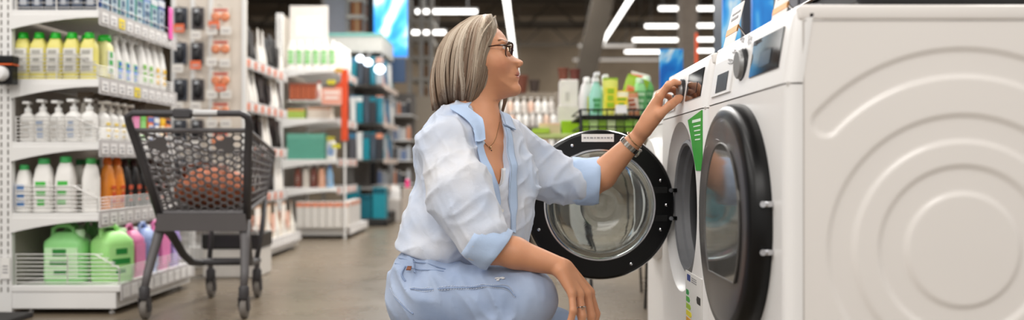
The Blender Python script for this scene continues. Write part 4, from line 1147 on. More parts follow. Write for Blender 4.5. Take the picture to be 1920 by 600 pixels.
# ---- goods: prototypes with parts
PROTO = {}
def cm(col, rough=0.35, var=0.04, **k): return mat('goods_%d_%d_%d_%d' % (*col, int(rough*100)), col, rough, var=var, scale=25, **k)
def print_blocks(m, w, y, z0, z1, seed, n=3):
    r = random.Random(seed)
    for i in range(n):
        zz = z0+(z1-z0)*(i+0.5)/n; ww = w*r.uniform(0.4,0.9)
        m.box((-ww,y-0.0008,zz-0.0035*r.uniform(0.6,1.6)),(ww,y,zz+0.0035))
def bottle(kind, body, cap, label=None, accent=None, h=0.2, w=0.07, dp=0.05, seed=0):
    key = (kind, body, cap, label, accent, h, w, dp)
    t = bpy.data.objects.new('x', None); COL.objects.link(t); t.empty_display_size = 0.03
    B = cm(body); C_ = cm(cap, 0.3)
    rw = w/2; sy = dp/w
    if kind == 'detergent':
        pr = [(rw*0.94,0.0),(rw,0.006),(rw*0.99,h*0.30),(rw,h*0.62),(rw*0.93,h*0.74),(rw*0.62,h*0.86),(rw*0.46,h*0.89)]
        m = MB(); m.lathe(pr,28,(0,0,0),'z',True,1,sy,4.0); m.build('body', B, t, True)
        m = MB(); m.lathe([(rw*0.60,h*0.865),(rw*0.62,h*0.88),(rw*0.56,h*0.985),(rw*0.50,h)],24); m.build('cap', C_, t, True)
    elif kind == 'pump':
        pr = [(rw*0.92,0.0),(rw,0.005),(rw,h*0.58),(rw*0.93,h*0.64),(rw*0.42,h*0.72),(rw*0.40,h*0.76)]
        m = MB(); m.lathe(pr,24,(0,0,0),'z',True,1,sy,2.6); m.build('body', B, t, True)
        m = MB(); m.lathe([(rw*0.46,h*0.75),(rw*0.46,h*0.83),(rw*0.2,h*0.84),(rw*0.2,h*0.93)],16); m.box((-rw*0.45,-rw*1.0,h*0.93),(rw*0.45,rw*0.45,h),0.003); m.build('pump_head', C_, t, True)
    elif kind == 'spray':
        pr = [(rw*0.95,0.0),(rw,0.006),(rw*0.98,h*0.45),(rw*0.55,h*0.68),(rw*0.36,h*0.76),(rw*0.36,h*0.80)]
        m = MB(); m.lathe(pr,24,(0,0,0),'z',True,1,sy,2.6); m.build('body', B, t, True)
        m = MB(); m.lathe([(rw*0.42,h*0.79),(rw*0.42,h*0.86)],16)
        m.rings([[(x,y,z) for x,y,z in ((-rw*0.3,-rw*1.1,h*0.93),(rw*0.3,-rw*1.1,h*0.93),(rw*0.3,rw*0.7,h*0.86),(-rw*0.3,rw*0.7,h*0.86))],[(x,y,z) for x,y,z in ((-rw*0.22,-rw*1.1,h),(rw*0.22,-rw*1.1,h),(rw*0.25,rw*0.8,h),(-rw*0.25,rw*0.8,h))]])
        m.build('trigger_head', C_, t, True)
        m = MB(); m.hexa([(-0.003,-rw*0.9,h*0.80),(0.003,-rw*0.9,h*0.80),(0.003,-rw*0.75,h*0.80),(-0.003,-rw*0.75,h*0.80),(-0.003,-rw*0.5,h*0.93),(0.003,-rw*0.5,h*0.93),(0.003,-rw*0.3,h*0.93),(-0.003,-rw*0.3,h*0.93)]); m.build('trigger', C_, t)
    elif kind == 'slim':
        pr = [(rw*0.95,0.0),(rw,0.006),(rw,h*0.5),(rw*0.7,h*0.78),(rw*0.4,h*0.87)]
        m = MB(); m.lathe(pr,24,(0,0,0),'z',True,1,sy,3.0); m.build('body', B, t, True)
        m = MB(); m.lathe([(rw*0.46,h*0.865),(rw*0.44,h*0.96),(rw*0.30,h)],18); m.build('cap', C_, t, True)
    elif kind == 'carafe':   # tall white bottle with a slanted shoulder and loop handle
        pr = [(rw*0.95,0.0),(rw,0.006),(rw,h*0.62),(rw*0.80,h*0.80),(rw*0.52,h*0.90)]
        m = MB(); m.lathe(pr,26,(0,0,0),'z',True,1,sy,3.4); m.build('body', B, t, True)
        m = MB(); m.lathe([(rw*0.58,h*0.89),(rw*0.58,h*0.985),(rw*0.50,h)],20); m.build('cap', C_, t, True)
    elif kind == 'jug':
        pr = [(rw*0.93,0.0),(rw,0.01),(rw,h*0.66),(rw*0.96,h*0.72),(rw*0.55,h*0.86),(rw*0.42,h*0.88)]
        m = MB(); m.lathe(pr,32,(0,0,0),'z',True,1,sy,5.0); m.build('body', B, t, True)
        m = MB(); m.tube([(-rw*0.72,0,h*0.72),(-rw*0.70,0,h*0.93),(-rw*0.45,0,h*0.985),(rw*0.05,0,h*0.985),(rw*0.28,0,h*0.93),(rw*0.30,0,h*0.84)],[0.011]*6,10); m.build('handle', B, t, True)
        m = MB(); m.lathe([(0.021,0),(0.021,0.028),(0.018,0.032)],20,(rw*0.62,0,h*0.80)); m.lathe([(0.025,-0.02),(0.017,0.0)],16,(rw*0.62,0,h*0.80)); m.build('cap', C_, t, True)
    elif kind == 'box':
        m = MB(); m.box((-rw,-dp/2,0),(rw,dp/2,h),0.002); m.build('carton', B, t)
        m = MB(); m.box((-rw+0.0,-dp/2-0.0008,h*0.80),(rw,-dp/2+0.001,h*0.97)); m.build('lid_band', C_, t)
    elif kind == 'pouch':
        m = MB(); lp = []
        for i in range(9):
            u = i/8; th = dp/2*(1-u)**0.6*(0.4+0.6*math.sin(PI*min(1,u+0.35)))+0.0015; ww = rw*(1+0.04*math.sin(9*u))
            lp.append([(ww*math.cos(a), th*math.sin(a), h*u) for a in np.linspace(0,2*PI,20,endpoint=False)])
        m.rings(lp); m.build('pouch_body', B, t, True)
        m = MB(); m.box((-rw,-0.002,h*0.97),(rw,0.002,h*1.03)); m.build('seal', C_, t)
    if label:
        Lm = cm(label, 0.5)
        z0, z1 = {'detergent':(0.16,0.66),'pump':(0.08,0.52),'spray':(0.08,0.42),'slim':(0.12,0.5),'carafe':(0.10,0.60),'jug':(0.10,0.62),'box':(0.1,0.7),'pouch':(0.2,0.75)}[kind]
        yy = -dp/2
        for sgn, nm in ((1,'label'),(-1,'back_label')):
            m = MB(); 
            if kind in ('pump','slim','spray'):
                n = 8; lo = []; 
                for zz in (h*z0, h*z1):
                    lo.append([(rw*1.015*math.sin(a)*(1), -sgn*(rw*sy*1.03)*math.cos(a)**0.85, zz) for a in np.linspace(-0.95,0.95,n)])
                m.rings(lo, False, False, False)
            else: m.box((-rw*0.80, yy*sgn-0.0012*sgn, h*z0),(rw*0.80, yy*sgn+0.001*sgn, h*z1))
            lb = m.build(nm, Lm, t)
            if accent:
                m = MB(); aa = random.Random(seed)
                k = 3 if kind != 'jug' else 3
                for i in range(k):
                    zz = h*(z0+(z1-z0)*(i+0.5)/k); hw_ = rw*aa.uniform(0.35,0.65); hh = h*(z1-z0)/k*aa.uniform(0.18,0.40)
                    m.box((-hw_, yy*sgn-0.0028*sgn, zz-hh),(hw_*aa.uniform(0.5,1), yy*sgn-0.0010*sgn, zz+hh))
                m.build('label_print', cm(accent, 0.5), lb)
    return t
def proto(*a, **k):
    key = (a, tuple(sorted(k.items())))
    if key not in PROTO: PROTO[key] = [bottle(*a, **k), False]
    return PROTO[key]
def put(name, cat, label, group, loc, rz, *a, **k):
    pr = proto(*a, **k)
    if not pr[1]:
        o = pr[0]; o.name = name; o.location = loc; o.rotation_euler = (0,0,rz); pr[1] = True
    else:
        o = dup(pr[0], loc, rz); o.name = name
    tag(o, label, cat, group); return o
W_ = (236,234,230)
EY = 4.04
def xw(px, d=4.085): return (px-CX)*d/F
# --- row of yellow bottles with green caps
for i, px in enumerate((44,74,105,136,168)):
    put('detergent_bottle','bottle','yellow green-capped detergent bottle, %s in the end row below the top shelf' % ordi(i,5), 'yellow bottles with green caps',
        (xw(px,4.10),4.10,1.052), random.uniform(-.05,.05), 'detergent', (226,216,120), (22,182,38), (222,220,212), (170,168,160), h=0.212, w=0.072, dp=0.055)
for i in range(4):
    put('detergent_bottle','bottle','yellow green-capped bottle behind the end row, %s' % ORD[i+1], 'yellow bottles with green caps',
        (XA-0.05-0.075*i,4.19,1.052), random.uniform(-.05,.05), 'detergent', (226,216,120), (22,182,38), (222,220,212), (170,168,160), h=0.212, w=0.072, dp=0.055)
put('detergent_bottle','bottle','green capped bottle with white label turned to the aisle at the shelf corner', None, (XA-0.042,4.20,1.052), PI/2, 'detergent', (222,218,150), (22,182,38), (228,228,224), (60,170,80), h=0.215, w=0.085, dp=0.055, seed=3)
aisle = XA-0.05
for i, (d, kind, c) in enumerate(((4.32,'spray',None),(4.41,'spray',None),(4.50,'spray',None),(4.60,'slim',(120,190,60)),(4.68,'slim',(120,190,60)),(4.77,'slim',(235,190,50)),(4.86,'slim',(235,190,50)))):
    if kind == 'spray':
        put('spray_bottle','bottle','white spray bottle with blue green label, %s along the aisle' % ORD[i], 'white spray bottles on the second shelf', (aisle,d,1.052), PI/2, 'spray', W_, (238,238,236), (120,200,130), (60,120,200), h=0.265, w=0.075, dp=0.05, seed=5)
    else:
        put('cleaner_bottle','bottle','white tapered cleaner bottle, %s after the spray bottles' % ORD[i-3], 'white tapered bottles on the second shelf', (aisle,d,1.052), PI/2, 'slim', W_, (232,230,226), (238,238,232), c, h=0.255, w=0.075, dp=0.06, seed=6)
for i in range(5):
    put('cleaner_bottle','bottle','plain white bottle, %s in the inner row of the second shelf' % ORD[i], 'inner row of white bottles', (aisle-0.10,4.34+0.12*i,1.052), PI/2, 'slim', W_, (232,230,226), None, None, h=0.255, w=0.08, dp=0.06)
# --- pump bottles
for i, (px, w, h) in enumerate(((53,0.066,0.182),(81,0.068,0.190),(110,0.066,0.186),(139,0.074,0.192),(168,0.070,0.192))):
    put('pump_bottle','bottle','white pump bottle, %s in the end row of the third shelf' % ordi(i,5), 'white pump bottles', (xw(px,4.10),4.10,0.771), random.uniform(-.3,.3), 'pump', W_, (240,240,238), (228,228,226), (165,180,205) if i % 2 else (200,196,190), h=h, w=w, dp=0.055, seed=i)
for i in range(4):
    put('pump_bottle','bottle','white pump bottle with yellow mark, %s along the third shelf' % ORD[i], 'pump bottles with yellow marks', (aisle,4.19+0.085*i,0.771), PI/2, 'pump', W_, (222,216,206), (236,234,226), (236,205,70), h=0.19, w=0.07, dp=0.055, seed=9)
put('pouch','pouch','pink upright pouch at the middle of the third shelf', None, (aisle+0.012,4.50,0.771), PI/2, 'box', (233,150,190), (228,120,170), None, None, h=0.16, w=0.06, dp=0.04)
put('pouch','pouch','light green upright pouch beside the pink one', None, (aisle+0.012,4.58,0.771), PI/2, 'box', (150,215,130), (120,200,100), None, None, h=0.15, w=0.06, dp=0.04)
for i, (c, c2) in enumerate((((238,130,70),(90,120,190)),((92,128,196),(240,240,240)),((240,178,30),(250,200,60)),((236,140,80),(60,60,80)))):
    put('refill_pack','pack','%s refill pack on the third shelf, seen above the cart handle' % ('orange','blue','amber','coral')[i], 'refill packs above the cart', (aisle+0.012,4.67+0.08*i,0.771), PI/2, 'box', c, c2, (235,232,225), c2, h=0.145, w=0.066, dp=0.04, seed=i)
for i in range(7):
    put('spray_bottle','bottle','white bottle with brown trigger, %s in the inner row of the third shelf' % ORD[i], 'brown triggered bottles', (aisle-0.09,4.2+0.105*i,0.771), PI/2, 'spray', (214,208,198), (120,106,92), None, None, h=0.235, w=0.07, dp=0.05)
# --- white bottles with green tops
for i, (px, h) in enumerate(((46,0.215),(83,0.245),(124,0.252))):
    put('bleach_bottle','bottle','white green-capped bottle, %s in the end row of the fourth shelf' % ordi(i,3), 'white bottles with green caps', (xw(px,4.10),4.10,0.453), random.uniform(-.1,.1), 'carafe', (240,238,234), (70,180,100), (238,236,232), (70,185,70) if i else (80,130,190), h=h, w=0.086 if i else 0.07, dp=0.06, seed=20+i)
put('bleach_bottle','bottle','smaller dark green capped bottle standing behind the tall white ones', None, (xw(150,4.22),4.22,0.453), 0, 'carafe', (210,208,200), (30,110,60), None, None, h=0.24, w=0.06, dp=0.05)
put('bleach_bottle','bottle','white bottle with green cap at the corner of the fourth shelf', None, (xw(167,4.10),4.12,0.453), 0.5, 'carafe', (240,238,234), (70,170,90), None, None, h=0.245, w=0.075, dp=0.06)
for i in range(2):
    put('cleaner_bottle','bottle','orange cleaner bottle, %s on the fourth shelf edge' % ('nearer','farther')[i], 'orange cleaner bottles', (aisle+0.0,4.24+0.10*i,0.453), PI/2, 'slim', (232,140,50), (226,110,30), (236,160,80), (210,80,30), h=0.25, w=0.088, dp=0.06, seed=2)
for i in range(5):
    put('cleaner_bottle','bottle','black cleaner bottle, %s past the orange bottles' % ORD[i], 'black cleaner bottles', (aisle-0.005,4.44+0.10*i,0.453), PI/2, 'slim', (34,30,30), (60,30,24), (60,52,48), (190,80,50) , h=0.24, w=0.075, dp=0.06, seed=4)
for i in range(5):
    put('bleach_bottle','bottle','green capped bottle, %s in the inner row of the fourth shelf' % ORD[i], 'inner green capped bottles', (aisle-0.12,4.24+0.14*i,0.453), PI/2, 'carafe', (190,188,180), (40,130,70), None, None, h=0.24, w=0.07, dp=0.06)
# --- jugs on the base
put('soap_canister','canister','translucent green canister with dark green label print, standing at the gondola end', None, (xw(127,4.15),4.15,0.131), 0.0, 'jug', (150,222,140), (206,236,200), (196,236,186), (40,130,50), h=0.262, w=0.185, dp=0.12, seed=31)
put('soap_canister','canister','pale green canister turned to the aisle, right of the labelled green one', None, (xw(207,4.17)+0.0,4.19,0.131), PI/2-0.5, 'jug', (168,230,140), (206,236,190), (176,234,150), (40,140,60), h=0.262, w=0.165, dp=0.13, seed=32)
for i, (c, d, nm) in enumerate((((214,120,165),4.37,'rose pink'),((150,170,215),4.53,'pale blue'),((222,120,175),4.69,'bright pink'),((160,140,200),4.84,'lilac'))):
    put('soap_canister','canister','%s canister on the base shelf behind the cart leg' % nm, None, (BXA-0.10,d,0.132), PI/2, 'jug', c, (230,228,235), tuple(min(255,v+12) for v in c), None, h=0.25, w=0.14, dp=0.11)
for i in range(3):
    put('soap_canister','canister','green canister in the shadow behind the front canisters, %s' % ORD[i], 'inner green canisters', (XU+0.12,4.36+0.2*i,0.131), PI/2, 'jug', (150,222,140), (206,236,200), None, None, h=0.262, w=0.17, dp=0.12)
# --- top shelf
tc = [(60,90,150),(40,60,80),(70,150,130),(90,170,200),(60,150,120),(110,140,190),(70,160,140)]
for i in range(6):
    put('household_pack','pack','dark blue pack behind the top wire guard, %s' % ordi(i,6), 'dark packs on the top shelf', (XU+0.035+0.06*i,4.10,1.36), 0, 'box', (50,58,74), (80,120,180), (90,100,120), (200,205,215), h=0.20, w=0.055, dp=0.05, seed=i)
for i in range(8):
    c = tc[i % 7]
    put('household_pack','pack','%s pack on the top shelf edge, %s from the corner' % (('blue','navy','teal','sky blue','green teal','periwinkle','sea green','blue')[i], ORD[i]), None, (aisle+0.01,4.14+0.095*i,1.36), PI/2, 'box', c, (210,215,220), (170,190,200), (60,90,120), h=0.17+0.01*(i % 3), w=0.085, dp=0.05, seed=i)
put('shelf_flag','sign','bright pink shelf flag above the end of the top shelf rail', None, (XA+0.012,4.86,1.34), PI/2, 'box', (232,84,172), (236,100,182), None, None, h=0.17, w=0.055, dp=0.004)
# --- things at the far left edge
t = thing('scanner_device', 'black price scanner with orange stripe hanging at the left frame edge', 'device', (xw(8,3.98),3.98,1.02))
MB().box((-0.05,-0.03,0.09),(0.052,0.03,0.125),0.006).build('hood', BLK, t); MB().box((-0.05,-0.031,0.083),(0.05,0.03,0.089)).build('orange_stripe', cm((220,96,40)), t)
MB().box((-0.045,-0.02,0.0),(0.045,0.03,0.083),0.004).build('housing', BLK, t); MB().lathe([(0.033,0.0),(0.033,-0.02),(0.026,-0.034),(0.01,-0.038)],24,(0.0,-0.02,0.045),'y').build('lens_cover', cm((226,226,226)), t, True)
MB().box((-0.06,0.03,0.04),(-0.03,0.062,0.07)).build('bracket', SHW, t)
t = thing('notice_card', 'small white notice card fixed low on the left upright', 'sign', (xw(7,4.02),4.034,0.16))
MB().box((-0.02,-0.002,0),(0.02,0.002,0.095)).build('card', CARDW, t)
m = MB()
for i in range(3): m.box((-0.012,-0.0028,0.025+0.014*i),(0.012,-0.0018,0.031+0.014*i))
m.build('card_print', mat('print_grey',(150,148,150),0.6), t)
tag(MB().box((-2.6,3.6,0.0),(-2.10,3.98,0.022),0.004).build('floor_mat', mat('mat_dark',(60,58,58),0.9,bump=0.4)), 'dark ribbed floor mat at the bottom left corner', 'mat')

# ------------------------------------------------------------ second gondola with hook panel
XB = XA+0.015
gondola('b', 'second gondola shelving down the aisle behind the hook panel, black goods on it', XU+0.02, XB, 6.22, 7.36, [1.40,1.10,0.79,0.46], BXA+0.03, lambda si, k: TAGO if k % 2 == 0 else TAGW, [(0.13,0.12,5,BXA+0.03)])
dE = 6.12; sE = F/dE
t = thing('hook_panel', 'pale hook panel on the gondola end, full of hanging packs', 'display panel', ((390-CX)/sE, dE, 0))
xl, xr = (322-390)/sE, (462-390)/sE
MB().box((xl,0,0.42),(xr,0.02,2.0),0.003).build('board', mat('panel_beige', (216,206,194), 0.6, var=0.03), t)
for xx in (xl, (358-390)/sE, (392-390)/sE, xr-0.03): MB().box((xx,-0.012,0.1),(xx+0.03,0.0,2.0),0.002).build('post', SHW, t)
MB().box((xl,-0.10,0.03),(xr,0.02,0.12),0.003).build('foot_box', SHW, t)
def blister(col1, col2, wide, seed):
    o = bpy.data.objects.new('x', None); COL.objects.link(o); w = wide/2
    MB().box((-w,-0.002,-0.145),(w,0.0,0.0),0.0).build('backing_card', cm(col1,0.4), o)
    m = MB(); r = random.Random(seed)
    if col2 == 'pair':
        q = MB()
        for sx in (-0.5,0.5):
            q.lathe([(0.030,0.0),(0.029,-0.012),(0.020,-0.020),(0.001,-0.021)],18,(sx*w*1.05,-0.002,-0.065),'y')
        q.build('orange_refills', cm((222,140,100),0.35), o, True)
        MB().box((-w*0.8,-0.0035,-0.028),(w*0.8,-0.002,-0.010)).build('header_print', cm((196,80,60),0.4), o)
    else:
        MB().lathe([(w*0.62,0.0),(w*0.6,-0.018),(w*0.45,-0.026),(0.001,-0.027)],14,(0,-0.002,-0.08),'y',True,1,1.9,3.5).build('dark_tool', cm(col2,0.35), o, True)
        MB().box((-w*0.55,-0.0035,-0.055),(w*0.1,-0.002,-0.012)).build('header_print', cm((190,195,200),0.4), o)
    MB().tube([(0,0.03,0.008),(0,-0.05,0.008),(0,-0.058,0.014)],0.003,6).build('hook', WIRE, o)
    return o
def tagcard(col):
    o = bpy.data.objects.new('x', None); COL.objects.link(o)
    MB().box((-0.036,-0.003,-0.028),(0.036,0.0,0.028),0.0).build('card', cm(col,0.5), o)
    MB().box((-0.024,-0.0038,-0.010),(0.024,-0.0028,0.002)).build('card_print', cm((176,170,168),0.5), o); return o
pA = blister((58,62,72),(24,26,32),0.088,1); pB = blister((66,60,62),(20,20,24),0.082,2); pC = blister((226,214,200),'pair',0.12,3)
first = {id(pA):1, id(pB):1, id(pC):1}
rowsY = (12, 78, 146, 222, 292, 352)
rown = ('top','second','third','fourth','fifth','lowest')
def pz(y): return EYE-(y-CY)/sE
def place_first(pr, loc, label, cat, group, name):
    if first.get(id(pr)): first[id(pr)] = 0; o = pr; o.location = loc
    else: o = dup(pr, loc)
    o.name = name; tag(o, label, cat, group); return o
for ri, y in enumerate(rowsY):
    for ci_, (px, pr, nm) in enumerate(((341,pA,'leftmost'),(373,pB,'second from left'))):
        place_first(pr, ((px-CX)/sE, dE-0.02-0.012*(ri % 2), pz(y+3)), 'dark blister pack, hook panel, %s column, %s row' % (nm, rown[ri]), 'blister pack', 'dark packs on the hook panel', 'blister_pack')
for ri, y in enumerate((18, 78, 137, 194, 250, 310)):
    place_first(pC, ((416-CX)/sE, dE-0.024, pz(y-3)), 'white pack with two orange refills, %s row of the hook panel' % rown[ri], 'blister pack', 'orange refill packs on the hook panel', 'refill_blister')
tw, to = tagcard((226,222,216)), tagcard((228,112,70)); first[id(tw)] = first[id(to)] = 1
for k, (px, y, orange) in enumerate(((343,56,1),(374,68,0),(404,60,0),(430,60,0),(341,130,0),(374,124,1),(404,118,0),(428,120,0),(341,200,0),(374,200,0),(404,178,0),(430,178,0),(420,166,1),(408,50,1),(341,272,0),(374,272,0),(404,232,0),(430,232,0))):
    place_first(to if orange else tw, ((px-CX)/sE, dE-0.075, pz(y)), '%s price card on the hook panel, %s counting down' % ('orange' if orange else 'white', ['first','second','third','fourth','fifth','sixth','seventh','eighth','ninth','tenth','eleventh','twelfth','thirteenth','fourteenth','fifteenth','sixteenth','seventeenth','eighteenth'][k]), 'price card', 'price cards on the hook panel', 'price_card')
# goods on gondola B, aisle side
def bagp(c1, c2): return dict()
for si, z in enumerate((1.40,1.10,0.79,0.46)):
    for k in range(9):
        d = 6.30+0.12*k; blk = (k*3+si) % 5 not in (2,4)
        if blk: put('glove_pack','pack','black %s pack, second gondola, %s shelf, %s from the front' % ('textile' if k % 2 else 'glove', rown[si], ORD[k]), 'black packs on the second gondola', (XB-0.05,d,z+0.002), PI/2, 'pouch', (24,22,24), (60,56,54), (50,46,46) if k % 2 else None, None, h=0.265-0.02*(k % 3), w=0.118, dp=0.06)
        else: put('glove_pack','pack','white textile pack, second gondola, %s shelf, %s from the front' % (rown[si], ORD[k]), 'white packs on the second gondola', (XB-0.04,d,z+0.002), PI/2+0.2, 'pouch', (226,222,216), (214,208,200), None, None, h=0.255, w=0.12, dp=0.07)
for k in range(9):
    for dx in (0.06,):
        put('folded_pack','pack','leaning cream pack in the second gondola bottom bin, %s from front' % ORD[k], 'cream packs in the bottom bin', (BXA-0.03-0.02*(k % 2),6.32+0.12*k,0.131), PI/2+0.15*(k % 3), 'pouch', (222,204,182) if k % 2 else (232,228,220), (196,150,120), (228,180,160) if k % 3 == 0 else None, None, h=0.24, w=0.12, dp=0.07)
t = thing('wire_bin', 'tall wire bin behind the cart, beside the hook panel', 'bin', ((372-CX)*5.80/F, 5.80, 0.0))
m = MB()
for i in range(9): 
    for yy in (-0.12,0.12): m.tube([(-0.11+0.0275*i,yy,0.03),(-0.11+0.0275*i,yy,0.50)],0.0028,5)
for i in range(8):
    for xx in (-0.11,0.11): m.tube([(xx,-0.12+0.034*i,0.03),(xx,-0.12+0.034*i,0.50)],0.0028,5)
for z in (0.03,0.2,0.36,0.50): m.tube([(-0.11,-0.12,z),(0.11,-0.12,z),(0.11,0.12,z),(-0.11,0.12,z)],0.004,6,True)
m.build('wire_cage', WIRE, t)
for i, (sx,sy) in enumerate(((-0.1,-0.11),(0.1,-0.11),(-0.1,0.11),(0.1,0.11))): MB().tube([(sx,sy,0),(sx,sy,0.05)],0.006,6).build('leg', WIRE, t)
t = thing('storage_box', 'white box with black lid on the floor behind the cart', 'box', ((446-CX)*5.5/F, 5.5, 0.0))
MB().box((-0.165,-0.15,0.0),(0.165,0.15,0.17),0.01).build('box_body', cm((216,212,206)), t); MB().box((-0.17,-0.155,0.17),(0.17,0.155,0.26),0.01).build('lid', cm((34,32,32)), t)

# ------------------------------------------------------------ third gondola
dC = 8.25; sC = F/dC
def xc(px, d=dC): return (px-CX)*d/F
def zc_(y, d=dC): return EYE-(y-CY)*d/F
zC = [zc_(128), zc_(222), zc_(299), zc_(352)]
gondola('c', 'third gondola farther down the aisle with white bottles on its highest visible shelf', xc(530), xc(632), dC, 9.3, zC, xc(655), lambda si, k: TAGO if (k+si) % 3 == 0 else (TAGY if si == 0 and k == 0 else TAGW), [], 0.10)
for i in range(6):
    put('softener_bottle','bottle','softener bottle with green band, %s on the third gondola' % ordi(i,6), 'softener bottles on the third gondola', (xc(544+15.5*i),dC+0.06,zC[0]+0.002), 0, 'detergent', (238,236,230), (240,240,236), (196,226,190), (110,200,90), h=0.255, w=0.072, dp=0.06, seed=i % 2)
for i in range(5):
    put('softener_bottle','bottle','white softener bottle, %s along the aisle side of the third gondola' % ORD[i], 'aisle side softener bottles', (xc(626),dC+0.18+0.13*i,zC[0]+0.002), PI/2, 'detergent', (238,236,230), (240,240,236), None, None, h=0.25, w=0.08, dp=0.06)
for i in range(5):
    put('brick_pack','pack','terracotta coloured pack, %s under the white softener bottles' % ordi(i,5), 'terracotta packs', (xc(546+10.5*i),dC+0.06,zc_(186)), 0, 'box', (176,92,60), (150,70,44), None, None, h=0.145, w=0.048, dp=0.06)
tag(MB().box((xc(538),dC+0.02,zc_(188)-0.012),(xc(632),dC+0.5,zc_(188)),0.002).build('half_shelf', SHW), 'narrow extra shelf holding the terracotta packs in the third gondola', 'shelf')
put('bottle_tall','bottle','slim white bottle beside the terracotta packs', None, (xc(596),dC+0.05,zc_(186)), 0, 'slim', (226,220,212), (214,60,36), (220,210,205), (190,60,50), h=0.17, w=0.05, dp=0.05)
put('folded_textile','pack','lime green flat pack with orange top on the middle shelf of the third gondola', None, (xc(554),dC+0.08,zC[1]+0.002), 0, 'box', (170,196,90), (236,150,100), None, None, h=0.085, w=0.16, dp=0.14)
put('folded_textile','pack','beige flat pack with brown print beside the lime green one', None, (xc(598),dC+0.08,zC[1]+0.002), 0, 'box', (216,206,192), (190,140,110), None, None, h=0.10, w=0.22, dp=0.14)
put('bulk_box','box','large teal green box filling a shelf of the third gondola', None, (xc(572),dC+0.12,zC[2]+0.002), 0, 'box', (96,166,146), (112,180,160), None, None, h=0.235, w=0.345, dp=0.2)
put('refill_bottle','bottle','white bottle with yellow dot beside the teal box', None, (xc(618),dC+0.08,zC[2]+0.002), 0, 'detergent', (226,224,218), (216,200,70), (200,208,216), (90,140,200), h=0.20, w=0.09, dp=0.07, seed=5)
for i, (c1, c2) in enumerate((((120,60,44),(30,26,26)),((214,206,196),(30,26,26)),((110,56,44),(30,26,26)),((226,170,140),(60,40,40)),((140,180,215),(40,110,190)))):
    put('jar_pack','jar','%s bottle with dark cap on the lowest shelf of the third gondola' % ('dark brown','cream','russet','peach','light blue')[i], None, (xc(556+15*i),dC+0.06,zC[3]+0.002), 0, 'slim', c1, c2, (222,214,206), c1, h=0.205, w=0.062, dp=0.05, seed=i)
for i in range(7):
    put('bin_carton','box','tall white carton with orange rim in the bottom bin, %s' % ordi(i,7), 'white cartons in the bottom bin', (xc(566+14*i),dC-0.04,0.102), 0, 'box', (222,218,212), (222,140,110), None, None, h=0.235, w=0.062, dp=0.08)
for i in range(5):
    put('bin_carton','box','tall white carton on the aisle side of the bin, %s from front' % ORD[i], 'aisle side cartons in the bottom bin', (xc(652)-0.03,dC+0.12+0.13*i,0.102), PI/2, 'box', (216,212,208), (214,150,126), None, None, h=0.235, w=0.11, dp=0.06)
# orange divider board with price signs
t = thing('orange_board', 'upright orange board sticking out at the end of the third gondola', 'board', (xc(646,8.15),8.15,0))
MB().box((-0.029,-0.015,zc_(264,8.15)),(0.029,0.015,zc_(130,8.15)),0.003).build('board', cm((214,74,32),0.5), t)
MB().tube([(0.0,0.016,0.0),(0.0,0.016,1.2)],0.01,8).build('pole', SHW, t)
t = thing('sale_sign', 'pale orange sale sign left of the upright orange board', 'sign', (xc(622,8.1),8.1,zc_(196,8.1)))
MB().box((-0.09,-0.003,0),(0.09,0.003,0.15),0.0).build('sign_face', cm((224,160,140),0.5), t)
m = MB(); m.box((-0.07,-0.0045,0.095),(0.07,-0.003,0.118)); m.box((-0.06,-0.0045,0.05),(0.06,-0.003,0.072)); m.build('sign_print', cm((236,222,214),0.5), t)
MB().prism([(0.02,0.15),(0.09,0.15),(0.09,0.21)],-0.003,0.003,'y').build('sign_corner', cm((214,74,32),0.5), t)
for k, (px, y, c) in enumerate(((621,154,(228,214,30)),(620,260,(190,180,50)),(635,132,(224,170,60)),(630,274,(228,220,40)))):
    q = P(px,y,8.09)-t.location
    cd = MB().box((q.x-0.035,q.y-0.002,q.z-0.018),(q.x+0.035,q.y+0.002,q.z+0.018)).build('yellow_tag', cm(c,0.5), t)
    MB().box((q.x-0.02,q.y-0.003,q.z-0.004),(q.x+0.02,q.y-0.002,q.z+0.004)).build('tag_print', cm((120,112,60),0.5), cd)

t = thing('display_board', 'plain white board standing above the softener bottles of the third gondola', 'board', (xc(565),dC+0.30,zC[0]+0.002))
MB().box((-0.18,0,0),(0.18,0.02,0.62),0.003).build('board', cm((224,218,212),0.5), t)
MB().box((-0.12,-0.002,0.34),(0.12,0,0.52)).build('board_print', cm((236,233,230),0.5), t)
MB().box((-0.16,-0.02,0),(0.16,0.04,0.012)).build('foot', SHW, t)
# ------------------------------------------------------------ farther aisle
def at(px, y, d): return P(px, y, d)
TE = (22,120,136)
d = 10.2
def wx(px, dd=10.2): return (px-CX)*dd/F
def wz(y, dd=10.2): return EYE-(y-CY)*dd/F
t = thing('gondola_shelving', 'fourth gondola with hanging dark and teal household goods, past the orange board', 'shelving', (wx(690),10.2,0))
ox = wx(690)
MB().box((wx(640)-ox,0.02,0.0),(wx(662)-ox,1.2,wz(150)),0.004).build('back_panel', cm((96,92,88),0.6), t)
MB().box((wx(655)-ox,-0.02,0.0),(wx(733)-ox,0.42,0.14),0.01).build('base', cm((40,38,38),0.5), t)
MB().box((wx(612)-ox,0.0,wz(98)),(wx(716)-ox,1.0,wz(66)),0.01).build('header_board', cm((196,196,190),0.5), t)
MB().box((wx(612)-ox,-0.01,wz(68)),(wx(716)-ox,1.0,wz(62)),0.0).build('header_edge', cm((120,180,172),0.5), t)
for y in (160,232,300,352):
    MB().box((wx(655)-ox,0.0,wz(y)-0.02),(wx(720)-ox,1.15,wz(y)),0.003).build('shelf', cm((150,146,142),0.5), t)
    MB().box((wx(720)-ox,0.0,wz(y)-0.04),(wx(722)-ox,1.15,wz(y)+0.02)).build('price_rail', cm((206,190,180),0.5), t)
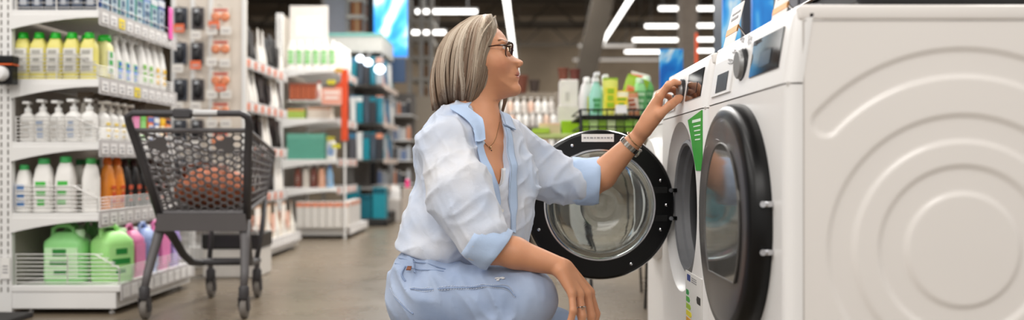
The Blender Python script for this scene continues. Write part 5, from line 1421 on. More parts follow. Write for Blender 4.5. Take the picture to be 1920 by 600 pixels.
cols = [(22,130,146),(48,50,56),(170,176,180),(60,116,150),(216,216,214),(60,72,84),(16,110,128),(214,140,110),(84,84,90)]
for ri, y in enumerate((160,232,300)):
    for k in range(10):
        dd = 10.12 if k < 5 else 10.3+0.18*(k-5); px = 662+12.5*k if k < 5 else 0
        c = cols[(k*5+ri*4) % 9]; X = wx(px, dd) if k < 5 else wx(722)-0.05
        nm = {0:'teal',1:'black',2:'grey',3:'blue',4:'white',5:'dark slate',6:'deep teal',7:'orange',8:'charcoal'}[(k*5+ri*4) % 9]
        put('hanging_pack','pack','%s household pack on the %s level of the fourth gondola, %s in line' % (nm, ('highest','middle','lower')[ri], ORD[k]), 'household packs on the fourth gondola', (X,dd,wz(y)+0.002), 0 if k < 5 else PI/2, 'pouch' if (k+ri) % 2 else 'box', c, cols[(k+3) % 9], None, None, h=0.30, w=0.072 if k < 5 else 0.16, dp=0.06)
for k, (px, y0, y1, dd, c) in enumerate(((661,350,409,10.0,TE),(687,366,409,10.0,(14,96,112)),(713,352,409,10.0,(26,134,150)))):
    put('towel_stack','textiles','teal folded textile pile at the aisle floor, %s' % ordi(k,3), 'teal textile piles', (wx(px,dd),dd,wz(y1,dd)+0.002), 0, 'box', c, (10,80,96), None, None, h=(y1-y0)*dd/F, w=0.14, dp=0.2)
MB_ = MB(); 
t = thing('low_platform', 'black low platform under the teal textile piles', 'platform', (wx(695,10.0),10.0,0)); MB().box((-0.26,-0.14,0),(0.20,0.14,wz(409,10.0)),0.01).build('deck', cm((34,34,34),0.5), t)
for s in (-0.18,0.18): MB().box((s-0.02,-0.145,0),(s+0.02,-0.13,0.03)).build('foot', BLK, t)
for k in range(6):
    put('white_tub','tub','white tub on the floor display right of the teal textiles, %s' % ordi(k,6), 'white tubs by the teal textiles', (wx(700+9*k,10.8),10.8,wz(372,10.8)-0.01*(k % 2)), 0, 'detergent', (222,220,218), (230,230,228), None, None, h=0.16, w=0.075, dp=0.06)
tag(MB().box((wx(690,10.8),10.65,0),(wx(752,10.8),11.0,wz(373,10.8)),0.01).build('display_plinth', cm((176,170,164),0.5)), 'grey plinth carrying the white tubs', 'plinth')
# shelf of grey goods
t = thing('gondola_shelving', 'fifth gondola at the far end of the aisle with small grey goods', 'shelving', (wx(745,12.5),12.5,0))
for y in (215,262,300,345): MB().box((-0.30,-0.1,wz(y,12.5)-0.02),(0.20,0.8,wz(y,12.5)),0.003).build('shelf', SHW, t)
MB().box((-0.32,-0.1,0),(-0.29,0.8,wz(170,12.5))).build('end_panel', cm((120,116,112),0.6), t); MB().box((-0.30,0.5,0),(0.20,0.52,wz(170,12.5))).build('back_panel', cm((110,104,98),0.6), t)
MB().box((-0.30,-0.1,0),(0.22,0.8,0.12),0.01).build('base', SHW, t)
gc = [(176,178,182),(90,92,98),(214,212,210),(120,140,180),(60,60,64),(216,150,120),(190,196,204)]
for ri, y in enumerate((215,262,300,345)):
    for k in range(7):
        c = gc[(k*3+ri) % 7]
        put('small_pack','pack','small %s pack in row %s of the fifth gondola, %s' % (('grey','slate','white','blue','black','peach','silver')[(k*3+ri) % 7], ('one','two','three','four')[ri], ordi(k,7)), 'small packs on the fifth gondola', (wx(712+9.0*k,12.45),12.45,wz(y,12.5)+0.002), 0, 'box' if k % 2 else 'detergent', c, (200,196,190), None, None, h=0.20-0.02*(k % 3), w=0.058, dp=0.06)
t = thing('pink_item', 'small magenta pack at the aisle end beside the shirt', 'pack', (wx(764,9.0),9.0,wz(352,9.0))); MB().box((-0.02,-0.02,0),(0.02,0.02,0.08),0.006).build('body', cm((226,60,130),0.4), t); MB().lathe([(0.012,0.08),(0.012,0.095)],12).build('cap', cm((230,225,225)), t)
tag(MB().box((wx(764,9.0)-0.05,8.95,0),(wx(764,9.0)+0.12,9.1,wz(352,9.0)),0.004).build('small_stand', cm((170,160,150),0.5)), 'narrow beige stand under the magenta pack', 'stand')
# tall racking above and lightbox
BE = cm((168,156,140),0.7)
struct('wall_aisle_end', MB().box((wx(735,14),14.0,0),(wx(812,14),14.3,wz(180,14))), BE)
t = thing('pallet_rack', 'tall steel rack with brown cartons high above the third gondola', 'rack', (wx(645,12),12,0))
ox = wx(645,12)
for px in (606,652,681): MB().box((wx(px,12)-ox-0.02,0,0),(wx(px,12)-ox+0.02,0.04,4.5)).build('upright', cm((150,146,140),0.5), t)
for y in (60,28,-4): MB().box((wx(650,12)-ox,-0.02,wz(y,12)-0.05),(wx(683,12)-ox,0.8,wz(y,12))).build('beam', cm((186,178,166),0.5), t)
MB().box((wx(608,12)-ox,0.02,wz(62,12)),(wx(650,12)-ox,0.06,wz(-30,12))).build('grey_board', cm((150,152,160),0.5), t)
for k, (y, h) in enumerate(((60,0.17),(28,0.19),(-4,0.2))):
    t2 = thing('carton', 'brown carton on the %s level of the tall steel rack' % ('lowest','middle','highest')[k], 'box', (wx(667,11.9),12.2,wz(y,12)+0.001)); MB().box((-0.08,-0.2,0),(0.08,0.2,h),0.003).build('box_body', cm((150,96,60),0.7), t2); MB().box((-0.015,-0.201,0),(0.015,0.2,h+0.001)).build('tape', cm((186,150,104),0.4), t2)
t = thing('dark_column', 'black column strip left of the blue light box', 'column', (wx(696,12),12.0,0)); MB().box((-0.055,0,0),(0.055,0.1,4.5)).build('shaft', cm((18,18,20),0.5), t); MB().box((-0.07,-0.01,0),(0.07,0.11,0.08)).build('foot', BLK, t)
# blue light box with white cloud like shape
def water_mat(name, e, sc_=3.0, seed=0.0):
    m = bpy.data.materials.new(name); m.use_nodes = True; nt = m.node_tree; b = nt.nodes['Principled BSDF']
    tc = nt.nodes.new('ShaderNodeTexCoord'); mp = nt.nodes.new('ShaderNodeMapping'); mp.inputs['Location'].default_value = (seed,seed*2,seed); mp.inputs['Scale'].default_value = (1,1,0.55)
    n = nt.nodes.new('ShaderNodeTexNoise'); n.inputs['Scale'].default_value = sc_; n.inputs['Detail'].default_value = 2; n.inputs['Distortion'].default_value = 1.6
    r = nt.nodes.new('ShaderNodeValToRGB'); el = r.color_ramp.elements
    el[0].position = 0.36; el[0].color = lin((8,104,200)); el[1].position = 0.66; el[1].color = lin((225,242,252))
    x = el.new(0.5); x.color = lin((30,146,232)); x = el.new(0.58); x.color = lin((96,190,245))
    nt.links.new(tc.outputs['Object'], mp.inputs['Vector']); nt.links.new(mp.outputs[0], n.inputs['Vector']); nt.links.new(n.outputs['Fac'], r.inputs['Fac'])
    nt.links.new(r.outputs['Color'], b.inputs['Base Color']); b.inputs['Roughness'].default_value = 0.35
    if e: nt.links.new(r.outputs['Color'], b.inputs['Emission Color']); b.inputs['Emission Strength'].default_value = e
    return m
t = thing('light_box', 'big blue lit poster with white wave, upper left behind the woman', 'light box', (wx(732,11.5),11.5,wz(106,11.5)))
MB().box((-0.21,0,0),(0.21,0.08,1.9),0.004).build('lit_poster', water_mat('blue_lightbox', 0.85, 1.6, 3.1), t)
MB().box((-0.225,0.01,-0.02),(0.225,0.1,0.0)).build('frame', ALU, t); MB().box((-0.2,0.0,-0.33),(0.19,0.06,-0.02),0.003).build('lower_panel', cm((44,66,96),0.4), t)
MB().box((-0.03,0.06,-wz(106,11.5)),(0.03,0.1,0.0)).build('pole', ALU, t)
# downlight cluster under the header
for k, (px, y, r) in enumerate(((675,110,0.045),(690,117,0.05),(712,130,0.06))):
    t = thing('spot_lamp', 'bright spot lamp under the header board, %s' % ordi(k,3), 'lamp', (wx(px,9.9),9.9,wz(y,9.9)))
    MB().lathe([(r*0.98*math.sin(a),-r*0.8*math.cos(a)) for a in np.linspace(0.02,PI-0.02,12)],16).build('bulb', mat('spot_glow',(255,255,255),0.4,var=0,emit=(225,240,255),estr=3.2), t, True)
    MB().tube([(0,0,r*0.7),(0,0,r+0.03)],0.016,8).build('socket', ALU, t); MB().tube([(0,0,r+0.02),(0,0.3,wz(90,9.9)-wz(y,9.9))],0.006,6).build('arm', ALU, t)
# right steel rack behind her hair
t = thing('steel_rack', 'bright steel rack standing behind the woman at her hair', 'rack', (wx(790,15),15,0)); ox = wx(790,15)
for px in (768,790,808): MB().box((wx(px,15)-ox-0.035,0,0),(wx(px,15)-ox+0.035,0.07,3.9)).build('upright', cm((170,166,160),0.45,metal=0.3), t)
for y in (35,70,105,145,185): MB().box((wx(770,15)-ox,-0.01,wz(y,15)-0.06),(wx(812,15)-ox,0.9,wz(y,15))).build('beam', cm((176,172,164),0.45), t)
for k, y in enumerate((185,145,105)):
    t2 = thing('carton', 'dull brown carton in the steel rack, %s' % ('lowest','middle','highest')[k], 'box', (wx(798,15),15.3,wz(y,15)+0.001)); MB().box((-0.12,-0.2,0),(0.08,0.2,0.2),0.003).build('box_body', cm((140,96,70),0.7), t2); MB().box((-0.015,-0.201,0),(0.015,0.2,0.201)).build('tape', cm((186,150,104),0.4), t2)

# ------------------------------------------------------------ goods between the woman and the washers
def rx(px, dd): return (px-CX)*dd/F
t = thing('gondola_shelving', 'low shelf unit behind the woman carrying rows of white bottles', 'shelving', (rx(1000,7.6),7.6,0)); ox = rx(1000,7.6)
for y in (212,238,290,350): MB().box((rx(930,7.6)-ox,-0.06,wz(y,7.6)-0.02),(rx(1048,7.6)-ox,0.4,wz(y,7.6)),0.003).build('shelf', cm((160,154,146),0.5), t)
MB().box((rx(930,7.6)-ox,0.34,0),(rx(1048,7.6)-ox,0.36,wz(168,7.6)),0.003).build('back_panel', cm((134,124,110),0.6), t)
for px in (928,1048): MB().box((rx(px,7.6)-ox-0.02,-0.05,0),(rx(px,7.6)-ox+0.02,0.36,wz(172,7.6)),0.003).build('side_panel', cm((126,116,104),0.6), t)
for ri, y in enumerate((212,238,290)):
    for k in range(8):
        c = (W_, (226,196,176), W_, (214,206,198), (226,190,170), W_, W_, (206,200,194))[(k+3*ri) % 8]
        put('lotion_bottle','bottle','%s small bottle, %s row of the low shelf behind her, %s' % ('pink' if c[2] < 190 else 'white', ('upper','middle','lower')[ri], ordi(k,8)), 'bottles on the low shelf', (rx(944+13*k+3*(ri % 2),7.5),7.58-0.05*(ri % 2),wz(y,7.6)+0.002), 0, 'pump', c, W_, None, None, h=0.125 if ri < 2 else 0.19, w=0.05, dp=0.05)
for k, (x0, x1, y0, y1, c, nm) in enumerate(((955,990,142,176,(110,62,46),'dark rust'),(1046,1066,128,152,(116,66,50),'terracotta'),(1068,1088,130,152,(104,54,44),'brick red'),(992,1012,150,172,(60,48,42),'dark brown'))):
    dd = 7.75 if x0 < 1040 else 5.2; t = thing('storage_pot', '%s pot on top of the shelves behind the goods' % nm, 'pot', (rx((x0+x1)/2,dd),dd,wz(y1,dd)))
    w = (x1-x0)*dd/F/2; h = (y1-y0)*dd/F
    MB().lathe([(w*0.75,0),(w*0.8,0.01),(w*0.98,h*0.85)],24).build('pot_body', cm(c,0.7), t, True); MB().lathe([(w*1.02,h*0.82),(w*1.04,h),(w*0.92,h),(w*0.9,h*0.9)],24).build('rim', cm(c,0.7), t, True)
tag(MB().box((rx(950,7.75),7.7,wz(176,7.75)-0.05),(rx(1016,7.75),7.9,wz(176,7.75)-0.001)).build('top_board', cm((120,110,98),0.6)), 'dull board on the low shelf unit under the dark pots', 'board')
# white parcels stack
dd = 5.2
t = thing('storage_cabinet', 'plain white carton tower left of the bright bags', 'carton', (rx(1064,dd),dd,0)); w = 19*dd/F
MB().box((-w,-0.1,0),(w,0.1,wz(200,dd)),0.004).build('lower_carton', cm((206,202,196)), t); MB().box((-w*0.8,-0.09,wz(200,dd)),(w*0.95,0.09,wz(152,dd)),0.004).build('upper_carton', cm((222,218,214)), t)
MB().box((-w*0.3,-0.092,wz(192,dd)),(w*0.1,-0.089,wz(175,dd))).build('carton_print', cm((190,186,182)), t)
# black wire rack with slanted legs
RK_ = mat('rack_black', (18,18,20), 0.4, metal=0.4)
y0, y1 = 4.15, 4.72; xl, xr = rx(1088,4.15), rx(1222,4.15); zt = wz(218,4.15); zb = wz(250,4.15)
t = thing('wire_display_rack', 'black wire display rack with thin slanted legs behind the open washer door', 'rack', ((xl+xr)/2,(y0+y1)/2,0)); ox, oy = (xl+xr)/2, (y0+y1)/2
for z, nm in ((zt,'upper_tray'),(zb,'lower_tray')):
    m = MB(); m.tube([(xl-ox,y0-oy,z),(xr-ox,y0-oy,z),(xr-ox,y1-oy,z),(xl-ox,y1-oy,z)],0.006,6,True)
    m.tube([(xl-ox,y0-oy,z+0.03),(xr-ox,y0-oy,z+0.03),(xr-ox,y1-oy,z+0.03),(xl-ox,y1-oy,z+0.03)],0.004,6,True)
    for i in range(1,14): m.tube([(xl-ox+(xr-xl)*i/14,y0-oy,z),(xl-ox+(xr-xl)*i/14,y1-oy,z)],0.0025,5)
    for i in range(1,5): m.tube([(xl-ox,y0-oy+(y1-y0)*i/5,z-0.003),(xr-ox,y0-oy+(y1-y0)*i/5,z-0.003)],0.003,5)
    for i in range(0,9): m.tube([(xl-ox+(xr-xl)*i/8,y0-oy,z),(xl-ox+(xr-xl)*i/8,y0-oy,z+0.03)],0.003,5)
    m.build(nm, RK_, t)
for (a, b) in (((xl,y0,zt),(rx(1121,3.55),3.72,0)),((xl+0.04,y1,zt),(rx(1100,4.4),4.6,0)),((xr,y0,zt),(rx(1204,4.3),4.2,0)),((xr-0.01,y1,zt),(rx(1204,4.72),4.74,0))):
    MB().tube([(a[0]-ox,a[1]-oy,a[2]+0.03),(b[0]-ox,b[1]-oy,b[2])],0.0065,8).build('leg', RK_, t)
# goods on the rack
def stand_bag(px0, px1, ytop, d_, c1, c2, lab, acc, label, rz=0.0, tilt=0.0, z=None):
    w = (px1-px0)*d_/F; z = zt+0.004 if z is None else z; h = (EYE-(ytop-CY)*d_/F)-z
    o = put('cleaning_bag','pack',label,None,(rx((px0+px1)/2,d_),d_,z),rz,'pouch',c1,c2,lab,acc,h=round(h/1.03,3),w=round(w,3),dp=0.07,seed=int(px0))
    o.rotation_euler = (0,tilt,rz); return o
put('cleaner_bottle','bottle','white bottle with yellow side label at the left end of the black rack', None, (rx(1100,4.3),4.3,zt+0.004), 0.4, 'slim', (226,224,222), (238,236,234), (232,220,40), None, h=0.19, w=0.075, dp=0.05)
put('cleaner_bottle','bottle','white bottle with blue mark, second on the black rack', None, (rx(1116,4.42),4.42,zt+0.004), 0, 'slim', (214,218,224), (236,236,236), (170,200,230), (70,140,220), h=0.20, w=0.08, dp=0.05)
put('gel_bottle','bottle','teal green gel bottle with white trigger standing in front on the black rack', None, (rx(1118,4.24),4.24,zt+0.004), 0.1, 'spray', (150,208,190), (238,238,236), (120,196,150), (70,150,90), h=0.205, w=0.07, dp=0.05)
put('gel_bottle','bottle','blue green gel bottle beside the teal one', None, (rx(1134,4.30),4.30,zt+0.004), 0.1, 'spray', (170,206,216), (238,238,236), (110,180,200), (80,160,90), h=0.20, w=0.07, dp=0.05)
stand_bag(1130,1158,146,4.22,(214,216,96),(150,190,30),(226,214,50),(150,190,20),'tall yellow green bag left of the orange striped ones')
stand_bag(1150,1178,170,4.20,(232,226,190),(236,200,40),(236,210,40),(120,170,30),'short cream and yellow bag with white tag in front')
o = stand_bag(1150,1192,140,4.32,(160,196,40),(150,190,30),(230,150,110),(226,120,60),'lime bag with orange stripe leaning to the right',0,0.35)
o = stand_bag(1162,1196,134,4.45,(226,120,80),(236,230,220),(236,160,60),(236,200,40),'orange bag leaning behind the lime one',0,0.25)
stand_bag(1172,1200,172,4.24,(196,130,90),(120,150,40),(216,200,180),(160,80,50),'brown and orange bag low beside the green bottles',0,-0.1)
put('green_bottle','bottle','light green bottle near the right end of the black rack', None, (rx(1199,4.30),4.30,zt+0.004), 0.2, 'detergent', (150,214,140), (200,232,196), (96,170,96), (190,226,180), h=0.185, w=0.062, dp=0.05, seed=8)
put('green_bottle','bottle','mid green bottle at the right end of the black rack', None, (rx(1212,4.38),4.38,zt+0.004), 0.2, 'detergent', (120,196,110), (220,238,216), (70,150,80), (150,200,140), h=0.20, w=0.07, dp=0.05, seed=8)
put('white_card_tag','sign','blank white price card standing before the yellow bags', None, (rx(1165,4.13),4.13,zt+0.012), 0, 'box', (236,234,232), (230,228,226), None, None, h=0.038, w=0.052, dp=0.003)
for k in range(8):
    c = ((140,186,30),(176,206,130),(120,160,20),(190,206,150),(104,136,24),(130,180,40),(150,190,90),(120,150,30))[k]
    put('sponge_pack','pack','%s sponge pack on the lower tray of the black rack, %s' % (('lime','pale green','moss','sage','olive','grass green','light green','dark lime')[k], ordi(k,8)), None, (rx(1096+16.5*k,4.2),4.22,zb+0.004), 0, 'box', c, tuple(int(v*0.85) for v in c), None, None, h=0.058, w=0.037, dp=0.08)
# low lime table
t = thing('display_table', 'low display table with lime packs left of the black rack', 'table', (rx(1040,4.9),4.9,0))
MB().box((-0.16,-0.14,wz(252,4.9)-0.025),(0.17,0.14,wz(252,4.9)),0.004).build('tabletop', cm((190,206,130),0.5), t)
for sx in (-0.14,0.15):
    for sy in (-0.12,0.12): MB().box((sx-0.01,sy-0.01,0),(sx+0.01,sy+0.01,wz(252,4.9)-0.024)).build('leg', RK_, t)
put('lime_box','box','bright lime box on the low display table', None, (rx(1071,4.85),4.85,wz(252,4.9)+0.001), 0, 'box', (150,196,20), (160,206,30), None, None, h=0.068, w=0.108, dp=0.12)
put('lime_box','box','flat peach topped pack left of the bright lime box', None, (rx(1030,4.85),4.85,wz(252,4.9)+0.001), 0, 'box', (206,190,150), (226,190,160), None, None, h=0.056, w=0.11, dp=0.12)
put('lime_box','box','flat lime pack at the left end of the low display table', None, (rx(1014,4.78),4.78,wz(252,4.9)+0.001), 0, 'box', (170,206,60), (150,196,40), None, None, h=0.026, w=0.09, dp=0.05)

# ------------------------------------------------------------ behind the washers
for k, (x0, x1, dd, ztop, lab) in enumerate(((1356,1389,3.75,2.0,'tall blue water poster panel behind the washers, left of the price card'),(1411,1451,3.75,2.0,'tall blue water poster panel behind the washers, right of the price card'),(1238,1281,5.4,wz(92,5.4),'small blue water poster panel beyond the row of washers'))):
    t = thing('poster_panel', lab, 'panel', (rx((x0+x1)/2,dd),dd,0)); w = (x1-x0)*dd/F/2
    MB().box((-w,0,0.06),(w,0.03,ztop),0.002).build('printed_face', water_mat('blue_water_%d' % k, 0, 5.0, 1.7*k), t); MB().box((-w-0.01,-0.06,0),(w+0.01,0.09,0.06),0.004).build('foot', ALU, t)
t = thing('orange_post', 'thin orange strip beside the square pillar', 'post', (rx(1306,9),9,0)); MB().box((-0.012,0,0),(0.012,0.02,wz(62,9))).build('strip', cm((226,84,30),0.5), t); MB().box((-0.05,-0.05,0),(0.05,0.05,0.03)).build('foot', ALU, t)
for k, (x0, x1, dd, c) in enumerate(((1392,1409,4.2,(60,64,72)),(1455,1477,4.3,(34,34,38)),(1480,1497,4.3,(150,150,154)),(1500,1536,4.3,(110,110,116)))):
    t = thing('refrigerator', '%s tall appliance seen only above the nearest washer edge' % ('slate blue','black','silver','grey')[k], 'appliance', (rx((x0+x1)/2,dd),dd+0.3,0)); w = (x1-x0)*dd/F/2
    MB().box((-w,-0.3,0.03),(w,0.3,1.95),0.006).build('cabinet', cm(c,0.35), t); MB().box((-w+0.004,-0.315,0.06),(w-0.004,-0.3,1.2),0.003).build('door', cm(c,0.3), t); MB().box((w-0.02,-0.335,0.7),(w-0.012,-0.315,1.15)).build('handle', CHR, t)
    MB().box((-w+0.005,-0.25,0),(w-0.005,0.25,0.03)).build('base', BLK, t)
# leaning price cards on the machines
def price_card(pts, label, th=0.002):
    o = sum((Vector(p) for p in pts), Vector())/4; o = Vector((o.x,o.y,min(p[2] for p in pts)))
    t = thing('price_card_stand', label, 'price card', tuple(o)); q = [Vector(p)-o for p in pts]; n_ = (q[1]-q[0]).cross(q[3]-q[0]).normalized()*th
    m = MB(); m.hexa(q+[p+n_ for p in q]); m.build('card', CARDW, t)
    def sub(u0,u1,v0,v1,e):
        f = lambda u, v: (q[0]*(1-u)+q[1]*u)*(1-v)+(q[3]*(1-u)+q[2]*u)*v
        a = [f(u0,v0),f(u1,v0),f(u1,v1),f(u0,v1)]; return a
    nn = n_.normalized()
    for (u0,u1,v0,v1,mt,nm) in ((0.0,1.0,0.26,0.42,cm((236,170,100),0.5),'orange_band'),(0.2,0.8,0.62,0.68,mat('print_grey',(150,148,150),0.6),'print_line'),(0.2,0.9,0.76,0.80,mat('print_grey',(150,148,150),0.6),'print_line')):
        a = sub(u0,u1,v0,v1,0); m = MB(); m.hexa([p-nn*0.0008 for p in a]+[p+nn*(th+0.0008) for p in a]); m.build(nm, mt, t)
    m = MB(); b0 = q[0].lerp(q[1],0.2); b1 = q[0].lerp(q[1],0.8); back = Vector((0.05,0.0,0))
    m.tube([q[3].lerp(q[2],0.5)*0.6+q[0].lerp(q[1],0.5)*0.4, q[0].lerp(q[1],0.5)+back],0.002,6); m.build('strut', CHR, t); return t
ZT = 0.9302
price_card([(0.478,2.045,ZT),(0.478,1.945,ZT),(0.500,1.945,ZT+0.088),(0.500,2.045,ZT+0.088)], 'leaning white price card with orange band on the nearest washer, farther back')
price_card([(0.492,1.72,ZT),(0.492,1.63,ZT),(0.506,1.63,ZT+0.07),(0.506,1.72,ZT+0.07)], 'leaning pale price card near the middle of the nearest washer top')
t = thing('induction_hob', 'black glass hob lying on the nearest washer, only its edge visible', 'hob', (0.86,1.79,0.93))
MB().box((-0.28,-0.27,0.006),(0.28,0.27,0.05),0.006,3).build('body', cm((30,30,32),0.4), t); MB().box((-0.285,-0.275,0.05),(0.285,0.275,0.056),0.002).build('glass_top', BLKG, t)
for sx in (-0.22,0.22):
    for sy in (-0.22,0.22): MB().lathe([(0.015,0),(0.015,0.008)],12,(sx,sy,0)).build('foot', BLK, t)
# ------------------------------------------------------------ shopping cart
CG = mat('cart_grey', (92,89,90), 0.42, var=0.05, scale=6); CGD = mat('cart_dark', (62,60,62), 0.45, var=0.06); TY = mat('tyre_grey', (112,106,100), 0.6)
cyaw = math.radians(2.0)
cart = thing('shopping_cart', 'dark grey plastic shopping cart with honeycomb basket parked before the nearest shelves', 'shopping cart', (-1.388,4.22,0), cyaw)
# local: x to the right, y away from the camera; handle end at y=-0.33
def bil(c, u, v): return (c[0]*(1-u)+c[1]*u)*(1-v)+(c[3]*(1-u)+c[2]*u)*v
def hexplate(c, nx, ny, th, name, mt, parent, frame=0.02, fill=None):
    c = [Vector(p) for p in c]; n_ = (c[1]-c[0]).cross(c[3]-c[0]).normalized()*th
    m = MB(); bm = m.bm
    W = (c[1]-c[0]).length; H = (c[3]-c[0]).length
    r = 1.0/(1.5*nx); ry = r*W/H
    k = 0
    i = 0
    while True:
        cx_ = r+i*1.5*r
        if cx_ > 1-r*0.5: break
        j = 0
        while True:
            cy_ = ry*0.87+j*1.732*ry+(0.866*ry if i % 2 else 0)
            if cy_ > 1-ry*0.4: break
            solid = fill and fill(cx_, cy_)
            o1 = [(min(1,max(0,cx_+r*math.cos(a))), min(1,max(0,cy_+ry*math.sin(a)))) for a in [PI/3*q for q in range(6)]]
            o2 = [(cx_+0.76*r*math.cos(a), cy_+0.76*ry*math.sin(a)) for a in [PI/3*q for q in range(6)]]
            f0 = [bm.verts.new(bil(c,u,v)) for u,v in o1]; b0 = [bm.verts.new(bil(c,u,v)+n_) for u,v in o1]
            if solid:
                bm.faces.new(f0); bm.faces.new(b0[::-1])
            else:
                o2 = [(min(0.995,max(0.005,u)),min(0.995,max(0.005,v))) for u,v in o2]
                f1 = [bm.verts.new(bil(c,u,v)) for u,v in o2]; b1 = [bm.verts.new(bil(c,u,v)+n_) for u,v in o2]
                for q in range(6):
                    w = (q+1) % 6
                    bm.faces.new((f0[q],f0[w],f1[w],f1[q])); bm.faces.new((b0[w],b0[q],b1[q],b1[w])); bm.faces.new((f1[q],f1[w],b1[w],b1[q]))
            j += 1
        i += 1
    def bar(a, b, w):
        m.tube([a+n_*0.5, b+n_*0.5], w, 6)
    for a, b in ((0,1),(1,2),(2,3),(3,0)): bar(c[a], c[b], frame)
    return m.build(name, mt, parent)
# corner coordinates of the basket (local)
B = {'nlt':(-0.235,-0.33,0.815),'nrt':(0.245,-0.33,0.815),'nrb':(0.20,-0.20,0.455),'nlb':(-0.165,-0.20,0.455),
     'flt':(-0.165,0.50,0.735),'frt':(0.165,0.50,0.735),'frb':(0.13,0.44,0.50),'flb':(-0.13,0.44,0.50)}
hexplate([B['nlb'],B['nrb'],B['nrt'],B['nlt']], 13, 9, 0.006, 'rear_flap', CG, cart, 0.012, lambda u, v: (0.78 < v < 0.9 and (0.10 < u < 0.24 or 0.74 < u < 0.88)) or v > 0.97)
hexplate([B['flb'],B['frb'],B['frt'],B['flt']], 10, 8, 0.006, 'front_panel', CG, cart, 0.012)
def slats(a, b, c_, d_, n, nv, name):
    a, b, c_, d_ = [Vector(p) for p in (a,b,c_,d_)]; m = MB()
    for i in range(n+1):
        v = i/n; p, q = a.lerp(d_, v), b.lerp(c_, v); m.tube([p, q], 0.009 if i in (0,n) else 0.0048, 6)
    for i in range(nv+1):
        u = i/nv; m.tube([a.lerp(b,u), d_.lerp(c_,u)], 0.008 if i in (0,nv) else 0.004, 6)
    return m.build(name, CG, cart)
slats(B['nrb'],B['frb'],B['frt'],B['nrt'],9,10,'side_panel'); slats(B['nlb'],B['flb'],B['flt'],B['nlt'],9,10,'side_panel')
hexplate([B['nlb'],B['nrb'],B['frb'],B['flb']], 10, 16, 0.006, 'basket_floor', CG, cart, 0.012)
# lower solid band
m = MB(); m.hexa([(-0.19,-0.225,0.375),(0.21,-0.225,0.375),(0.21,-0.14,0.375),(-0.19,-0.14,0.375),(-0.18,-0.235,0.452),(0.205,-0.235,0.452),(0.205,-0.14,0.452),(-0.18,-0.14,0.452)]); m.build('rear_band', CG, cart)
# handle with uprights
m = MB(); m.tube([(-0.175,-0.20,0.43),(-0.215,-0.285,0.66),(-0.252,-0.355,0.84),(-0.250,-0.380,0.87),(-0.225,-0.39,0.885),(0.225,-0.39,0.885),(0.252,-0.380,0.87),(0.252,-0.355,0.84),(0.228,-0.285,0.66),(0.205,-0.20,0.43)],[0.019,0.018,0.017,0.016,0.014,0.014,0.016,0.017,0.018,0.019],10)
h = m.build('handle', CGD, cart, 'all')
MB().tube([(0.03,-0.391,0.8865),(0.13,-0.391,0.8865)],0.0142,10).build('grip_strip', cm((196,196,196),0.3), h, True)
MB().box((-0.055,-0.41,0.862),(0.02,-0.37,0.905),0.008).build('coin_lock', CGD, h)
# frames and legs
for s, xn, xf in ((-1,-0.205,-0.115),(1,0.215,0.115)):
    m = MB(); m.tube([(xn*0.86,-0.17,0.42),(xn*0.92,-0.21,0.33),(xn*0.99,-0.275,0.20),(xn*1.01,-0.305,0.135)],[0.026,0.022,0.019,0.017],10); m.build('leg', CG, cart, 'all')
    pts = [(xn*0.92,-0.19,0.36),(xn*0.86,-0.15,0.385),(xn*0.80,-0.09,0.35),(xn*0.72,0.02,0.25),(xn*0.66,0.10,0.205),(xf*1.06,0.20,0.19),(xf*1.02,0.36,0.185)]
    m = MB(); m.tube(pts,[0.019,0.021,0.020,0.018,0.018,0.017,0.016],10); m.build('side_frame', CGD, cart, 'all')
    m = MB(); m.tube([(xf*1.02,0.34,0.185),(xf,0.345,0.125)],0.014,10); m.build('leg', CG, cart)
    m = MB(); m.tube([(xf*1.02,0.33,0.19),(xf*1.10,0.40,0.34),(xf*1.14,0.46,0.50)],[0.013,0.012,0.011],8); m.build('front_strut', CGD, cart, 'all')
    for (xx, yy) in ((xn*1.01,-0.305),(xf,0.345)):
        cs = MB(); cs.lathe([(0.021,0.0),(0.023,0.01),(0.023,0.045),(0.017,0.055)],14,(xx,yy,0.09)); k = cs.build('caster_housing', CGD, cart, True)
        fk = MB()
        for sx in (-0.019,0.019): fk.hexa([(xx+sx-0.003,yy-0.005,0.035),(xx+sx+0.003,yy-0.005,0.035),(xx+sx+0.003,yy+0.03,0.035),(xx+sx-0.003,yy+0.03,0.035),(xx+sx-0.003,yy-0.02,0.095),(xx+sx+0.003,yy-0.02,0.095),(xx+sx+0.003,yy+0.018,0.095),(xx+sx-0.003,yy+0.018,0.095)])
        fk.box((xx-0.02,yy-0.016,0.088),(xx+0.02,yy+0.014,0.094)); fk.build('fork', CGD, k)
        wl = MB(); wl.lathe([(0.030,-0.015),(0.042,-0.013),(0.045,-0.006),(0.045,0.006),(0.042,0.013),(0.030,0.015)],28,(xx,yy+0.014,0.0455),'x'); wl.build('wheel', TY, k, True)
MB().tube([(-0.125,0.20,0.19),(0.125,0.20,0.19)],0.013,8).build('cross_bar', CGD, cart)
MB().tube([(-0.118,0.36,0.186),(0.118,0.36,0.186)],0.013,8).build('cross_bar', CGD, cart)
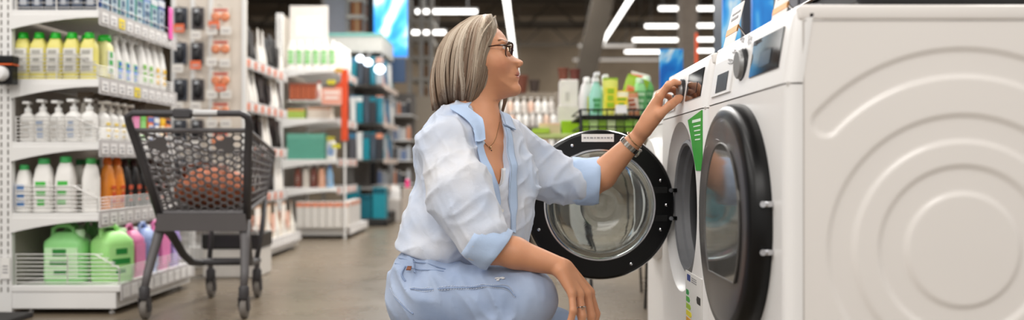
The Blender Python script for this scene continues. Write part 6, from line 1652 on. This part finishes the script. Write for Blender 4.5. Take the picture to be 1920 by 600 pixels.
# rust coloured woven bag lying in the basket
bagp_ = [Ell((0,0,0.10), (0.155,0.17,0.10), k=0.02), Ell((-0.05,0.05,0.14), (0.09,0.10,0.085), k=0.04), Ell((0.06,-0.02,0.12),(0.09,0.11,0.09),k=0.04), Plane((0,0,0.004),(0,0,-1),0.01)]
def bagd(p):
    x, y, z = p[...,0], p[...,1], p[...,2]
    return 0.006*np.sin(62*x+18*z+8*y)*np.sin(70*z-14*x+10*y)*np.cos(40*y)-0.004*np.abs(np.sin(105*x+40*z))
v_, f_ = mesh_sdf(bagp_, (-0.2,-0.22,-0.01), (0.2,0.22,0.26), 0.006, bagd, 0.01)
bt = thing('woven_bag', 'rust brown woven bag lying in the cart basket', 'bag', (-1.375,4.18,0.472), -0.2); bt.scale = (1.12,1.0,0.80)
npmesh('bag_body', v_, f_, mat('rust_weave', (164,92,58), 0.7, var=0.45, scale=45, bump=0.8, bscale=120), bt)
m = MB(); m.tube([(-0.10,-0.06,0.16),(-0.09,-0.08,0.23),(0.0,-0.08,0.255),(0.09,-0.07,0.22),(0.10,-0.05,0.16)],0.008,8); m.build('bag_handle', cm((120,66,42),0.7), bt, 'all')
# ------------------------------------------------------------ camera, lights, world
sc = bpy.context.scene
cam = bpy.data.cameras.new('camera'); co = bpy.data.objects.new('camera', cam); COL.objects.link(co)
co.location = (0,0,EYE); co.rotation_euler = (PI/2,0,0)
cam.sensor_width = 36; cam.lens = 36*F/1920; cam.shift_y = 10/1920; cam.clip_start = 0.05; cam.clip_end = 200
cam.dof.use_dof = True; cam.dof.focus_distance = 2.2; cam.dof.aperture_fstop = 2.0
sc.camera = co
sc.view_settings.view_transform = 'Standard'; sc.view_settings.look = 'None'; sc.view_settings.gamma = 1.0
sc.view_settings.exposure = 0.0; sc.view_settings.use_curve_mapping = False
wd = bpy.data.worlds.new('world'); sc.world = wd; wd.use_nodes = True
bg = wd.node_tree.nodes['Background']; bg.inputs['Color'].default_value = (1.0,0.965,0.925,1); bg.inputs['Strength'].default_value = 0.75
def area(loc, rot, sx, sy, power, col=(1,0.97,0.93)):  # area lights out of view with no modelled fixture, some added as fill
    l = bpy.data.lights.new('unseen_area_light', 'AREA'); l.shape = 'RECTANGLE'; l.size = sx; l.size_y = sy; l.energy = power; l.color = col
    o = bpy.data.objects.new('unseen_area_light', l); COL.objects.link(o); o.location = loc; o.rotation_euler = rot; return o
area((-1.6,1.2,3.7),(0,0,0),0.5,3.0,50)
area((-0.6,-1.6,3.2),(math.radians(48),0,0),4.0,1.0,76)  # frontal fill added behind the camera
area((-0.4,3.2,3.7),(0,0,0),0.5,3.0,24)
area((-0.8,6.0,3.7),(0,0,0),0.8,4.0,140)
area((-0.8,9.0,3.7),(math.radians(-12),0,0),1.5,4.0,200)
area((1.6,6.0,3.7),(0,0,0),0.8,4.0,90)
area((2.5,1.2,3.7),(0,0,0),0.5,3.0,60)
area((-1.0,19,4.6),(0,0,0),6.0,8.0,420)
area((4.5,12,4.6),(0,0,0),3.0,8.0,260)
area((0,29.5,4.4),(math.radians(55),0,0),20.0,1.0,170)  # added to brighten the back wall
area((-3.4,1.4,3.0),(0,math.radians(-58),0),1.2,4.0,58)  # tilted fill added to brighten the washer fronts and the shirt back
area((-2.6,2.6,0.5+3.0),(math.radians(30),math.radians(10),0),2.0,0.6,12)
